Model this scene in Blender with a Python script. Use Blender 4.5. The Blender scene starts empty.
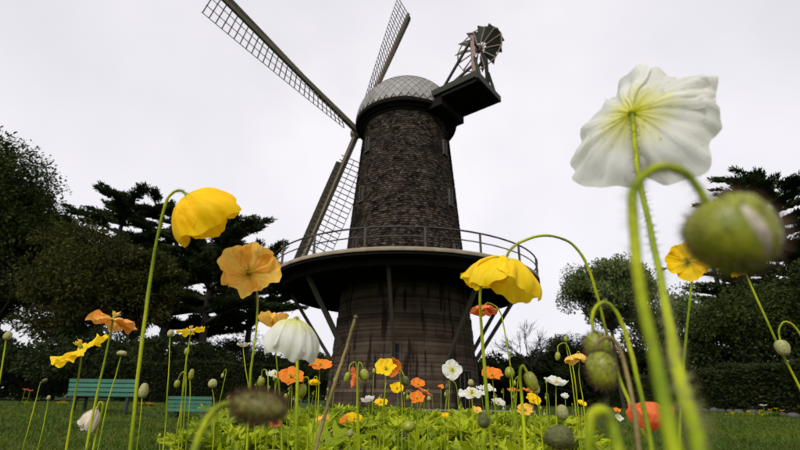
import bpy, math, random
import numpy as np
from mathutils import Vector, Matrix

rng = np.random.default_rng(7)
random.seed(7)
sc = bpy.context.scene
col = sc.collection
R = math.radians

# ------------------------------------------------------------------ camera
CAM_H = 0.50
PITCH, ROLL, FPX = R(21), R(0.8), 450.0          # FPX: focal length in pixels of an 800 px wide picture
fw = Vector((0, math.cos(PITCH), math.sin(PITCH)))
rt0 = Vector((1, 0, 0)); up0 = Vector((0, -math.sin(PITCH), math.cos(PITCH)))
rt = rt0 * math.cos(ROLL) + up0 * math.sin(ROLL)
up = -rt0 * math.sin(ROLL) + up0 * math.cos(ROLL)
cam_d = bpy.data.cameras.new('camera')
cam = bpy.data.objects.new('camera', cam_d); col.objects.link(cam)
cam.matrix_world = Matrix(((rt.x, up.x, -fw.x, 0), (rt.y, up.y, -fw.y, 0), (rt.z, up.z, -fw.z, CAM_H), (0, 0, 0, 1)))
cam_d.sensor_width = 36; cam_d.lens = 36 * FPX / 800
cam_d.clip_start = 0.005; cam_d.clip_end = 3000
cam_d.dof.use_dof = True; cam_d.dof.focus_distance = 0.95; cam_d.dof.aperture_fstop = 8.0
sc.camera = cam

# ------------------------------------------------------------------ sky, sun, exposure
SUN_EL, SUN_AZ = R(40), R(203)                   # azimuth clockwise from +Y: behind the camera, a little to the left
w = bpy.data.worlds.new('World'); sc.world = w; w.use_nodes = True
nt = w.node_tree; nt.nodes.clear()
out = nt.nodes.new('ShaderNodeOutputWorld'); bg = nt.nodes.new('ShaderNodeBackground')
sky = nt.nodes.new('ShaderNodeTexSky'); sky.sky_type = 'NISHITA'; sky.sun_disc = False
sky.sun_elevation = SUN_EL; sky.sun_rotation = SUN_AZ
tc = nt.nodes.new('ShaderNodeTexCoord')
no = nt.nodes.new('ShaderNodeTexNoise'); no.inputs['Scale'].default_value = 1.6; no.inputs['Detail'].default_value = 4
no.inputs['Roughness'].default_value = 0.5
cr = nt.nodes.new('ShaderNodeValToRGB')
cr.color_ramp.elements[0].position = 0.30; cr.color_ramp.elements[0].color = (3.65, 3.62, 3.86, 1)
cr.color_ramp.elements[1].position = 0.66; cr.color_ramp.elements[1].color = (4.95, 4.78, 4.98, 1)
mx = nt.nodes.new('ShaderNodeMix'); mx.data_type = 'RGBA'; mx.inputs[0].default_value = 0.95
nt.links.new(tc.outputs['Generated'], no.inputs['Vector'])
nt.links.new(no.outputs['Fac'], cr.inputs[0])
nt.links.new(sky.outputs[0], mx.inputs[6]); nt.links.new(cr.outputs[0], mx.inputs[7])
nt.links.new(mx.outputs[2], bg.inputs['Color']); bg.inputs['Strength'].default_value = 0.1
nt.links.new(bg.outputs[0], out.inputs[0])
sl = bpy.data.lights.new('sun', 'SUN'); sl.energy = 1.5; sl.angle = R(30); sl.color = (1.0, 0.97, 0.92)
so = bpy.data.objects.new('sun', sl); col.objects.link(so); so.location = (-4, -6, 40)
sd = Vector((math.sin(SUN_AZ) * math.cos(SUN_EL), math.cos(SUN_AZ) * math.cos(SUN_EL), math.sin(SUN_EL)))
so.rotation_euler = sd.to_track_quat('Z', 'Y').to_euler()
vs = sc.view_settings
sc.display_settings.display_device = 'sRGB'
vs.view_transform = 'Standard'; vs.look = 'None'; vs.exposure = 1.0; vs.gamma = 1.0; vs.use_curve_mapping = False
sc.render.engine = 'CYCLES'
sc.cycles.use_denoising = True
sc.cycles.max_bounces = 8; sc.cycles.transparent_max_bounces = 8
sc.cycles.caustics_reflective = False; sc.cycles.caustics_refractive = False


# ------------------------------------------------------------------ helpers
def ray(px, py):
    return fw + rt * ((px - 400) / FPX) + up * ((225 - py) / FPX)


def at(px, py, Y):
    d = ray(px, py)
    return Vector((0, 0, CAM_H)) + d * (Y / d.y)


def tag(o, label=None, cat=None, group=None, kind=None):
    if label: o['label'] = label
    if cat: o['category'] = cat
    if group: o['group'] = group
    if kind: o['kind'] = kind
    return o


def empty(name, loc=(0, 0, 0)):
    o = bpy.data.objects.new(name, None); o.empty_display_size = 0.1
    o.location = loc; col.objects.link(o)
    return o


def mesh_data(name, V, F, mat, attrs=None, smooth=True):
    """V (n,3); F: (m,k) array, or list of such arrays; attrs: {name: per-vertex floats}"""
    V = np.asarray(V, dtype=np.float32)
    if isinstance(F, np.ndarray): F = [F]
    F = [np.asarray(f, dtype=np.int32) for f in F if len(f)]
    me = bpy.data.meshes.new(name)
    me.vertices.add(len(V)); me.vertices.foreach_set('co', V.ravel())
    li = np.concatenate([f.ravel() for f in F])
    cnt = np.concatenate([np.full(len(f), f.shape[1], dtype=np.int32) for f in F])
    me.loops.add(len(li)); me.loops.foreach_set('vertex_index', li)
    me.polygons.add(len(cnt))
    me.polygons.foreach_set('loop_start', np.concatenate([[0], np.cumsum(cnt)[:-1]]).astype(np.int32))
    me.polygons.foreach_set('loop_total', cnt)
    me.polygons.foreach_set('use_smooth', np.full(len(cnt), smooth, dtype=bool))
    if attrs:
        for k, a in attrs.items():
            at_ = me.attributes.new(k, 'FLOAT', 'POINT'); at_.data.foreach_set('value', np.asarray(a, dtype=np.float32))
    me.update(calc_edges=True)
    if mat: me.materials.append(mat)
    return me


def link(name, me, parent=None, loc=None):
    o = bpy.data.objects.new(name, me); col.objects.link(o)
    if parent is not None: o.parent = parent
    if loc is not None: o.location = loc
    return o


def mk(name, V, F, mat, parent=None, attrs=None, smooth=True, loc=None):
    return link(name, mesh_data(name, V, F, mat, attrs, smooth), parent, loc)


class MB:
    """collects shapes into one mesh"""
    def __init__(s): s.V = []; s.F3 = []; s.F4 = []; s.A = []; s.n = 0

    def add(s, V, F, a=0.5):
        V = np.asarray(V, dtype=np.float64); F = np.asarray(F, dtype=np.int64)
        s.V.append(V); (s.F3 if F.shape[1] == 3 else s.F4).append(F + s.n)
        s.A.append(np.full(len(V), a) if np.isscalar(a) else np.asarray(a)); s.n += len(V)

    def box(s, c, ax, ay, az, a=0.5):
        """centre and three half-axis vectors"""
        c, ax, ay, az = map(np.asarray, (c, ax, ay, az))
        V = [c + i * ax + j * ay + k * az for i in (-1, 1) for j in (-1, 1) for k in (-1, 1)]
        s.add(V, [[0, 1, 3, 2], [4, 6, 7, 5], [0, 4, 5, 1], [2, 3, 7, 6], [0, 2, 6, 4], [1, 5, 7, 3]], a)

    def bar(s, p, q, wx, wy=None, ref=(0, 0, 1), taper=1.0, a=0.5):
        """square bar from p to q, half-sizes wx, wy"""
        wy = wx if wy is None else wy
        p, q = np.asarray(p, float), np.asarray(q, float); d = q - p; d = d / np.linalg.norm(d)
        x = np.cross(d, np.asarray(ref, float))
        if np.linalg.norm(x) < 1e-4: x = np.cross(d, [1, 0, 0.])
        x /= np.linalg.norm(x); y = np.cross(d, x)
        V = [e + i * x * wx * t + j * y * wy * t for e, t in ((p, 1), (q, taper)) for i, j in ((-1, -1), (1, -1), (1, 1), (-1, 1))]
        s.add(V, [[0, 3, 2, 1], [4, 5, 6, 7], [0, 1, 5, 4], [1, 2, 6, 5], [2, 3, 7, 6], [3, 0, 4, 7]], a)

    def tube(s, pts, rad, n=7, a=0.5):
        V, F = tube(pts, rad, n); s.add(V, F, a)

    def build(s, name, mat, parent=None, smooth=False, loc=None):
        F = [np.concatenate(f) for f in (s.F3, s.F4) if f]
        return mk(name, np.concatenate(s.V), F, mat, parent, {'rnd': np.concatenate(s.A)}, smooth, loc)


def tube(pts, rad, n=8):
    P = np.asarray(pts, float); m = len(P)
    rad = np.full(m, rad) if np.isscalar(rad) else np.asarray(rad, float)
    T = np.gradient(P, axis=0); T /= np.linalg.norm(T, axis=1)[:, None] + 1e-12
    ref = np.array([0.31, 0.87, 0.38]); ref /= np.linalg.norm(ref)
    X = np.cross(T, ref); X /= np.linalg.norm(X, axis=1)[:, None] + 1e-9
    Y = np.cross(T, X)
    t = np.linspace(0, 2 * np.pi, n, endpoint=False)
    V = (P[:, None] + rad[:, None, None] * (X[:, None] * np.cos(t)[None, :, None] + Y[:, None] * np.sin(t)[None, :, None])).reshape(-1, 3)
    i = np.arange(m - 1)[:, None] * n; j = np.arange(n)[None]; k = (j + 1) % n
    F = np.stack([i + j, i + k, i + n + k, i + n + j], -1).reshape(-1, 4)
    return V, F


def spline(pts, sub=8):
    """Catmull-Rom through the points"""
    P = np.asarray(pts, float)
    P = np.vstack([2 * P[0] - P[1], P, 2 * P[-1] - P[-2]])
    out_ = []
    for i in range(1, len(P) - 2):
        for t in np.linspace(0, 1, sub, endpoint=False):
            a, b, c, d = P[i - 1], P[i], P[i + 1], P[i + 2]
            out_.append(0.5 * (2 * b + (c - a) * t + (2 * a - 5 * b + 4 * c - d) * t * t + (3 * b - a - 3 * c + d) * t ** 3))
    out_.append(P[-2])
    return np.array(out_)


def sphere(n=10, m=7):
    th = np.linspace(0, np.pi, m); ph = np.linspace(0, 2 * np.pi, n, endpoint=False)
    V = np.array([[math.sin(a) * math.cos(b), math.sin(a) * math.sin(b), math.cos(a)] for a in th for b in ph])
    i = np.arange(m - 1)[:, None] * n; j = np.arange(n)[None]; k = (j + 1) % n
    F = np.stack([i + j, i + n + j, i + n + k, i + k], -1).reshape(-1, 4)
    return V, F


def lathe(prof, n=96, a0=0.0):
    prof = np.asarray(prof, float); m = len(prof)
    t = np.linspace(0, 2 * np.pi, n, endpoint=False) + a0
    V = np.stack([prof[:, 0][:, None] * np.cos(t), prof[:, 0][:, None] * np.sin(t), np.repeat(prof[:, 1][:, None], n, 1)], -1).reshape(-1, 3)
    i = np.arange(m - 1)[:, None] * n; j = np.arange(n)[None]; k = (j + 1) % n
    F = np.stack([i + j, i + k, i + n + k, i + n + j], -1).reshape(-1, 4)
    return V, F


def basis(A):
    """orthonormal x, y for axis A"""
    A = np.asarray(A, float); A = A / np.linalg.norm(A)
    x = np.cross(A, [0.13, 0.31, 0.94]);
    if np.linalg.norm(x) < 0.1: x = np.cross(A, [1, 0, 0.])
    x /= np.linalg.norm(x)
    return x, np.cross(A, x), A


# ------------------------------------------------------------------ materials
def mat(name, c1, c2=None, rough=0.8, scale=8.0, bump=0.0, trans=0.0, tcol=None, spec=0.3, attr='rnd', stretch=None, detail=5,
        bscale=None, coat=0.0, metallic=0.0, streak=None, per_object=False):
    m = bpy.data.materials.new(name); m.use_nodes = True
    N, L = m.node_tree.nodes, m.node_tree.links
    b = N['Principled BSDF']; o = N['Material Output']
    b.inputs['Roughness'].default_value = rough; b.inputs['Specular IOR Level'].default_value = spec
    b.inputs['Coat Weight'].default_value = coat; b.inputs['Metallic'].default_value = metallic
    c2 = c2 or c1
    t = N.new('ShaderNodeTexCoord'); v = t.outputs['Object']
    if stretch:
        mp = N.new('ShaderNodeMapping'); mp.inputs['Scale'].default_value = stretch
        L.new(v, mp.inputs[0]); v = mp.outputs[0]
    n = N.new('ShaderNodeTexNoise'); n.inputs['Scale'].default_value = scale; n.inputs['Detail'].default_value = detail
    L.new(v, n.inputs['Vector'])
    a = N.new('ShaderNodeAttribute'); a.attribute_name = attr
    ad = N.new('ShaderNodeMath'); ad.operation = 'ADD'; L.new(n.outputs['Fac'], ad.inputs[0]); L.new(a.outputs['Fac'], ad.inputs[1])
    if per_object:
        oi = N.new('ShaderNodeObjectInfo'); a2 = N.new('ShaderNodeMath'); a2.operation = 'MULTIPLY_ADD'; a2.inputs[1].default_value = 0.9; a2.inputs[2].default_value = -0.5
        L.new(oi.outputs['Random'], a2.inputs[0]); a3 = N.new('ShaderNodeMath'); a3.operation = 'ADD'; L.new(ad.outputs[0], a3.inputs[0]); L.new(a2.outputs[0], a3.inputs[1]); ad = a3
    r = N.new('ShaderNodeMapRange'); r.inputs[1].default_value = 0.45; r.inputs[2].default_value = 1.55
    L.new(ad.outputs[0], r.inputs[0])
    mx = N.new('ShaderNodeMix'); mx.data_type = 'RGBA'
    mx.inputs[6].default_value = (*c1, 1); mx.inputs[7].default_value = (*c2, 1); L.new(r.outputs[0], mx.inputs[0])
    csock = mx.outputs[2]
    if streak:                                    # (colour, mapping scale, low, high): stains with a shape of their own
        mp2 = N.new('ShaderNodeMapping'); mp2.inputs['Scale'].default_value = streak[1]; L.new(t.outputs['Object'], mp2.inputs[0])
        n2 = N.new('ShaderNodeTexNoise'); n2.inputs['Scale'].default_value = 1.0; n2.inputs['Detail'].default_value = 6; L.new(mp2.outputs[0], n2.inputs['Vector'])
        r2 = N.new('ShaderNodeMapRange'); r2.inputs[1].default_value = streak[2]; r2.inputs[2].default_value = streak[3]; L.new(n2.outputs['Fac'], r2.inputs[0])
        m2 = N.new('ShaderNodeMix'); m2.data_type = 'RGBA'; L.new(r2.outputs[0], m2.inputs[0]); L.new(csock, m2.inputs[6])
        m2.inputs[7].default_value = (*streak[0], 1); csock = m2.outputs[2]
    L.new(csock, b.inputs['Base Color'])
    if bump:
        nb = N.new('ShaderNodeTexNoise'); nb.inputs['Scale'].default_value = bscale or scale * 4; nb.inputs['Detail'].default_value = 6
        L.new(v, nb.inputs['Vector'])
        bp = N.new('ShaderNodeBump'); bp.inputs['Strength'].default_value = bump; bp.inputs['Distance'].default_value = 0.02
        L.new(nb.outputs['Fac'], bp.inputs['Height']); L.new(bp.outputs[0], b.inputs['Normal'])
    if trans:
        tr = N.new('ShaderNodeBsdfTranslucent')
        if tcol: tr.inputs[0].default_value = (*tcol, 1)
        else: L.new(csock, tr.inputs[0])
        ms = N.new('ShaderNodeMixShader'); ms.inputs[0].default_value = trans
        L.new(b.outputs[0], ms.inputs[1]); L.new(tr.outputs[0], ms.inputs[2]); L.new(ms.outputs[0], o.inputs[0])
    return m


def petal_mat(name, c1, c2, base, b0=0.02, b1=0.35, trans=0.42):
    """crinkled petal: attributes u (across) and v (base to rim) drive the veins and the differently coloured base"""
    m = bpy.data.materials.new(name); m.use_nodes = True
    N, L = m.node_tree.nodes, m.node_tree.links
    b = N['Principled BSDF']; o = N['Material Output']
    b.inputs['Roughness'].default_value = 0.55; b.inputs['Specular IOR Level'].default_value = 0.12
    au = N.new('ShaderNodeAttribute'); au.attribute_name = 'u'; av = N.new('ShaderNodeAttribute'); av.attribute_name = 'v'
    cx = N.new('ShaderNodeCombineXYZ'); L.new(au.outputs['Fac'], cx.inputs[0]); L.new(av.outputs['Fac'], cx.inputs[1])
    mp = N.new('ShaderNodeMapping'); mp.inputs['Scale'].default_value = (11, 5.0, 1); L.new(cx.outputs[0], mp.inputs[0])
    n = N.new('ShaderNodeTexNoise'); n.inputs['Scale'].default_value = 1.0; n.inputs['Detail'].default_value = 5; n.inputs['Roughness'].default_value = 0.6
    L.new(mp.outputs[0], n.inputs['Vector'])
    r = N.new('ShaderNodeMapRange'); r.inputs[1].default_value = 0.33; r.inputs[2].default_value = 0.67; L.new(n.outputs['Fac'], r.inputs[0])
    mx = N.new('ShaderNodeMix'); mx.data_type = 'RGBA'; mx.inputs[6].default_value = (*c1, 1); mx.inputs[7].default_value = (*c2, 1)
    L.new(r.outputs[0], mx.inputs[0])
    # the base patch has a streaky edge
    ms_ = N.new('ShaderNodeMath'); ms_.operation = 'MULTIPLY_ADD'; L.new(n.outputs['Fac'], ms_.inputs[0]); ms_.inputs[1].default_value = 0.45
    sb = N.new('ShaderNodeMath'); sb.operation = 'SUBTRACT'; L.new(av.outputs['Fac'], sb.inputs[0]); sb.inputs[1].default_value = 0.22
    L.new(sb.outputs[0], ms_.inputs[2])
    r2 = N.new('ShaderNodeMapRange'); r2.inputs[1].default_value = b0; r2.inputs[2].default_value = b1; L.new(ms_.outputs[0], r2.inputs[0])
    m2 = N.new('ShaderNodeMix'); m2.data_type = 'RGBA'; m2.inputs[6].default_value = (*base, 1); L.new(mx.outputs[2], m2.inputs[7]); L.new(r2.outputs[0], m2.inputs[0])
    L.new(m2.outputs[2], b.inputs['Base Color'])
    bp = N.new('ShaderNodeBump'); bp.inputs['Strength'].default_value = 0.7; bp.inputs['Distance'].default_value = 0.0015
    L.new(n.outputs['Fac'], bp.inputs['Height']); L.new(bp.outputs[0], b.inputs['Normal'])
    tr = N.new('ShaderNodeBsdfTranslucent'); L.new(m2.outputs[2], tr.inputs[0]); L.new(bp.outputs[0], tr.inputs['Normal'])
    ms = N.new('ShaderNodeMixShader'); ms.inputs[0].default_value = trans
    L.new(b.outputs[0], ms.inputs[1]); L.new(tr.outputs[0], ms.inputs[2]); L.new(ms.outputs[0], o.inputs[0])
    return m


M = {}
M['grass_ground'] = mat('lawn_soil', (0.020, 0.040, 0.008), (0.045, 0.085, 0.014), 0.95, 1.2, 0.6, bscale=30)
M['blade'] = mat('grass_blade', (0.026, 0.054, 0.003), (0.115, 0.152, 0.008), 0.6, 0.6, trans=0.35)
M['soil'] = mat('bed_soil', (0.020, 0.014, 0.009), (0.05, 0.036, 0.024), 0.95, 25, 0.8)
M['leaf'] = mat('poppy_leaf', (0.045, 0.11, 0.002), (0.44, 0.52, 0.010), 0.45, 40, 0.3, trans=0.42, spec=0.2, bscale=220, per_object=True)
M['stem'] = mat('poppy_stem', (0.13, 0.19, 0.003), (0.34, 0.38, 0.006), 0.55, 60, 0.1, spec=0.12)
M['stem_brown'] = mat('poppy_stem_brown', (0.13, 0.10, 0.03), (0.26, 0.19, 0.06), 0.6, 60, 0.2)
M['hair'] = mat('stem_hair', (0.30, 0.30, 0.10), (0.42, 0.38, 0.18), 0.6, 60, trans=0.4)
M['hair_brown'] = mat('bud_hair', (0.05, 0.028, 0.014), (0.16, 0.085, 0.04), 0.6, 60, trans=0.2)
M['bud'] = mat('poppy_bud', (0.14, 0.17, 0.006), (0.27, 0.28, 0.014), 0.38, 45, 0.12, spec=0.5, bscale=400)
M['bud_brown'] = mat('poppy_bud_brown', (0.08, 0.095, 0.010), (0.24, 0.19, 0.05), 0.45, 90, 0.2)
M['bud_pale'] = mat('poppy_bud_pale', (0.20, 0.22, 0.06), (0.40, 0.36, 0.16), 0.5, 130, 0.3)
M['bud_dark'] = mat('poppy_bud_dark', (0.045, 0.055, 0.012), (0.12, 0.13, 0.03), 0.5, 130, 0.35)
M['anther'] = mat('anther', (0.65, 0.42, 0.02), (0.85, 0.62, 0.05), 0.7, 200)
M['pistil'] = mat('pistil', (0.14, 0.19, 0.03), (0.25, 0.30, 0.06), 0.6, 200)
M['yellow'] = petal_mat('petal_yellow', (0.95, 0.57, 0.002), (0.98, 0.70, 0.008), (0.72, 0.62, 0.02))
M['gold'] = petal_mat('petal_gold', (0.95, 0.53, 0.07), (0.98, 0.68, 0.15), (0.80, 0.50, 0.03))
M['lemon'] = petal_mat('petal_lemon', (0.94, 0.62, 0.004), (0.97, 0.74, 0.03), (0.65, 0.60, 0.03))
M['apricot'] = petal_mat('petal_apricot', (0.92, 0.36, 0.05), (0.96, 0.52, 0.12), (0.90, 0.58, 0.05))
M['orange'] = petal_mat('petal_orange', (0.85, 0.20, 0.015), (0.95, 0.34, 0.05), (0.85, 0.48, 0.03))
M['coral'] = petal_mat('petal_coral', (0.84, 0.15, 0.04), (0.92, 0.28, 0.10), (0.85, 0.42, 0.10))
M['white'] = petal_mat('petal_white', (0.80, 0.80, 0.73), (0.88, 0.87, 0.83), (0.78, 0.76, 0.04), 0.05, 0.52, trans=0.52)
M['cream'] = petal_mat('petal_cream', (0.70, 0.60, 0.48), (0.82, 0.74, 0.62), (0.62, 0.50, 0.25), trans=0.4)
M['shingle'] = mat('weathered_shingle', (0.004, 0.003, 0.002), (0.088, 0.066, 0.048), 0.85, 1.4, 0.5, bscale=30, spec=0.1, streak=((0.010, 0.008, 0.005), (0.5, 0.5, 0.35), 0.55, 0.72))
M['concrete'] = mat('stained_concrete', (0.022, 0.015, 0.010), (0.110, 0.080, 0.055), 0.9, 1.6, 0.5, bscale=14, spec=0.1,
                    streak=((0.016, 0.011, 0.008), (3.6, 3.6, 0.30), 0.53, 0.62))
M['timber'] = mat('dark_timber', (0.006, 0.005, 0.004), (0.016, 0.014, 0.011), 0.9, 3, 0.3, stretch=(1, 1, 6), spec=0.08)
M['deck_edge'] = mat('weathered_timber', (0.12, 0.096, 0.064), (0.38, 0.31, 0.22), 0.85, 2.2, 0.3)
M['sail_wood'] = mat('sail_timber', (0.075, 0.062, 0.040), (0.20, 0.17, 0.11), 0.8, 2, 0.3)
M['sail_pale'] = mat('sail_board', (0.030, 0.026, 0.016), (0.07, 0.06, 0.038), 0.8, 2, 0.3)
M['lath'] = mat('sail_lath', (0.030, 0.022, 0.016), (0.075, 0.055, 0.042), 0.8, 3)
M['pink_wood'] = mat('pinkish_wood', (0.20, 0.13, 0.11), (0.32, 0.22, 0.19), 0.8, 3)
M['cap_metal'] = mat('weathered_zinc', (0.21, 0.195, 0.18), (0.28, 0.265, 0.25), 0.7, 0.8, 0.2, streak=((0.15, 0.14, 0.13), (0.7, 0.7, 0.3), 0.5, 0.75))
M['fan_green'] = mat('dark_green_paint', (0.007, 0.010, 0.005), (0.026, 0.030, 0.013), 0.65, 2)
M['iron'] = mat('rail_iron', (0.020, 0.017, 0.014), (0.060, 0.048, 0.036), 0.6, 4)
M['glass'] = mat('window_glass', (0.004, 0.004, 0.005), (0.009, 0.009, 0.010), 0.35, 2, spec=0.2)
M['frame'] = mat('window_frame', (0.030, 0.026, 0.021), (0.075, 0.063, 0.050), 0.7, 6)
M['bench'] = mat('green_bench_paint', (0.026, 0.12, 0.080), (0.060, 0.19, 0.13), 0.5, 6, 0.15, streak=((0.09, 0.10, 0.085), (2.5, 14, 14), 0.56, 0.66))
M['bench_iron'] = mat('bench_iron', (0.012, 0.016, 0.014), (0.03, 0.035, 0.03), 0.5, 6)
M['bark'] = mat('bark', (0.014, 0.011, 0.009), (0.05, 0.042, 0.034), 0.95, 2, 0.6, stretch=(1, 1, 0.3))
M['cyp'] = mat('cypress_foliage', (0.005, 0.010, 0.003), (0.044, 0.064, 0.016), 0.75, 0.25, trans=0.15, spec=0.12)
M['ever'] = mat('evergreen_foliage', (0.005, 0.010, 0.002), (0.060, 0.082, 0.014), 0.7, 0.3, trans=0.2, spec=0.12)
M['olive'] = mat('olive_foliage', (0.009, 0.013, 0.002), (0.075, 0.078, 0.014), 0.7, 0.3, trans=0.25, spec=0.12)
M['green'] = mat('broadleaf_foliage', (0.035, 0.060, 0.014), (0.170, 0.210, 0.070), 0.6, 0.3, trans=0.25, spec=0.12)
M['dark'] = mat('dark_shrub_foliage', (0.004, 0.009, 0.002), (0.036, 0.050, 0.012), 0.7, 0.4, trans=0.15, spec=0.12)
M['hedge'] = mat('hedge_foliage', (0.007, 0.012, 0.003), (0.038, 0.048, 0.010), 0.7, 0.5, trans=0.2, spec=0.12)
M['hedge_core'] = mat('hedge_core', (0.006, 0.009, 0.004), (0.012, 0.016, 0.006), 0.95, 3)
M['stone'] = mat('border_stone', (0.03, 0.028, 0.024), (0.09, 0.085, 0.075), 0.9, 8, 0.5)
M['wire'] = mat('pale_wire', (0.28, 0.28, 0.26), (0.38, 0.38, 0.35), 0.5, 8)
wm = bpy.data.materials.new('water'); wm.use_nodes = True
wn, wl = wm.node_tree.nodes, wm.node_tree.links
wt = wn.new('ShaderNodeBsdfTransparent'); wt.inputs[0].default_value = (0.96, 0.97, 0.98, 1)
wg = wn.new('ShaderNodeBsdfGlossy'); wg.inputs['Roughness'].default_value = 0.03
wf = wn.new('ShaderNodeLayerWeight'); wf.inputs[0].default_value = 0.08
wx = wn.new('ShaderNodeMixShader'); wl.new(wf.outputs['Fresnel'], wx.inputs[0]); wl.new(wt.outputs[0], wx.inputs[1]); wl.new(wg.outputs[0], wx.inputs[2])
wl.new(wx.outputs[0], wn['Material Output'].inputs[0])
M['water'] = wm


# ------------------------------------------------------------------ ground: lawn that dips towards the mill, raised poppy bed
def sstep(x, a, b):
    t = np.clip((np.asarray(x, float) - a) / (b - a), 0, 1); return t * t * (3 - 2 * t)


def ground_z(x, y):
    x = np.asarray(x, float); y = np.asarray(y, float)
    dip = -0.95 * sstep(y, 8.5, 19) * (1 - sstep(np.abs(x), 3.5, 9.0))
    return dip + 0.03 * np.sin(x * 0.7 + 1) * np.sin(y * 0.5) * sstep(y, 3, 8)


xs = np.unique(np.concatenate([np.linspace(-1200, -60, 12), np.linspace(-60, 60, 121), np.linspace(60, 1200, 12)]))
ys = np.unique(np.concatenate([np.linspace(-300, -6, 6), np.linspace(-6, 60, 100), np.linspace(60, 1800, 14)]))
X, Y = np.meshgrid(xs, ys); Zg = ground_z(X, Y)
nx, ny = len(xs), len(ys)
i = np.arange(ny - 1)[:, None] * nx; j = np.arange(nx - 1)[None]
F = np.stack([i + j, i + j + 1, i + nx + j + 1, i + nx + j], -1).reshape(-1, 4)
g = mk('lawn_ground', np.stack([X, Y, Zg], -1).reshape(-1, 3), F, M['grass_ground'], attrs={'rnd': np.full(nx * ny, 0.5)})
tag(g, kind='structure')

BED = np.array([(-0.62, -0.45), (-0.64, 0.3), (-0.74, 1.0), (-1.0, 1.8), (-1.5, 3.0), (-2.0, 4.6), (-1.9, 6.2), (-1.0, 7.2), (0.4, 7.4),
                (1.6, 6.6), (2.0, 5.2), (1.45, 3.2), (0.95, 2.0), (0.62, 1.1), (0.55, 0.3), (0.55, -0.45)])


def in_bed(x, y):
    ins = False; n = len(BED)
    for k in range(n):
        (x1, y1), (x2, y2) = BED[k], BED[(k + 1) % n]
        if (y1 > y) != (y2 > y) and x < (x2 - x1) * (y - y1) / (y2 - y1) + x1: ins = not ins
    return ins


def bed_dist(x, y):
    P = np.array([x, y]); A = BED; B = np.roll(BED, -1, 0); d = B - A
    t = np.clip(((P - A) * d).sum(1) / (d * d).sum(1), 0, 1)
    return np.sqrt((((A + d * t[:, None]) - P) ** 2).sum(1)).min()


def bed_z(x, y):
    s = bed_dist(x, y) * (1 if in_bed(x, y) else -1)
    return float(ground_z(x, y)) - 0.02 + 0.26 * float(sstep(s, -0.05, 0.30))


bx = np.linspace(-2.4, 2.4, 60); by = np.linspace(-0.8, 7.8, 100)
V = np.array([[x, y, bed_z(x, y) + rng.normal(0, 0.006)] for y in by for x in bx])
i = np.arange(99)[:, None] * 60; j = np.arange(59)[None]
F = np.stack([i + j, i + j + 1, i + 60 + j + 1, i + 60 + j], -1).reshape(-1, 4)
inside = np.array([in_bed(x, y) or bed_dist(x, y) < 0.08 for x, y in V[:, :2]])
F = F[inside[F].all(1)]
b = mk('soil_bed_ground', V, F, M['soil'], attrs={'rnd': rng.random(len(V))}); tag(b, kind='structure')

# lawn blades, thinning with distance
def blades():
    n = 300000
    r = 2.0 * (34 / 2.0) ** rng.random(n); th = rng.uniform(-R(50), R(50), n)
    x = r * np.sin(th); y = r * np.cos(th)
    keep = np.ones(n, bool)
    for k in np.where((y < 8))[0]:
        if abs(x[k]) < 2.3 and in_bed(x[k], y[k]): keep[k] = False
    keep &= (np.hypot(x - 0.42, y - 28) > 4.6) & (y > 0.9)
    x, y, r = x[keep], y[keep], r[keep]; n = len(x)
    z = ground_z(x, y)
    patch = 0.5 + 0.5 * np.sin(x * 1.9 + 2 * np.sin(y * 1.3)) * np.sin(y * 2.3 + 1.4 * np.sin(x * 1.7))
    h = (0.026 + 0.030 * rng.random(n) + 0.016 * patch) * (1 + r / 60); wd = (0.0022 + 0.0016 * rng.random(n)) * (1 + r * 0.17)
    a = rng.uniform(0, 2 * np.pi, n); ln = rng.normal(0, 0.45, (n, 2)) * h[:, None]
    dx, dy = np.cos(a) * wd, np.sin(a) * wd
    V = np.empty((n, 5, 3))
    V[:, 0] = np.stack([x - dx, y - dy, z - 0.004], -1); V[:, 1] = np.stack([x + dx, y + dy, z - 0.004], -1)
    mx_, my_ = x + ln[:, 0] * 0.35, y + ln[:, 1] * 0.35
    V[:, 2] = np.stack([mx_ + dx * 0.8, my_ + dy * 0.8, z + h * 0.6], -1); V[:, 3] = np.stack([mx_ - dx * 0.8, my_ - dy * 0.8, z + h * 0.6], -1)
    V[:, 4] = np.stack([x + ln[:, 0], y + ln[:, 1], z + h], -1)
    o = np.arange(n)[:, None] * 5
    rn = np.clip(np.repeat(rng.random(n) * 0.6 + patch * 0.4, 5), 0, 1)
    g = mk('lawn_grass', V.reshape(-1, 3), [o + np.array([[0, 1, 2, 3]]), o + np.array([[3, 2, 4]])], M['blade'], attrs={'rnd': rn}, smooth=False)
    tag(g, 'short mown green grass covering the lawn', 'grass', kind='stuff')


blades()


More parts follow.
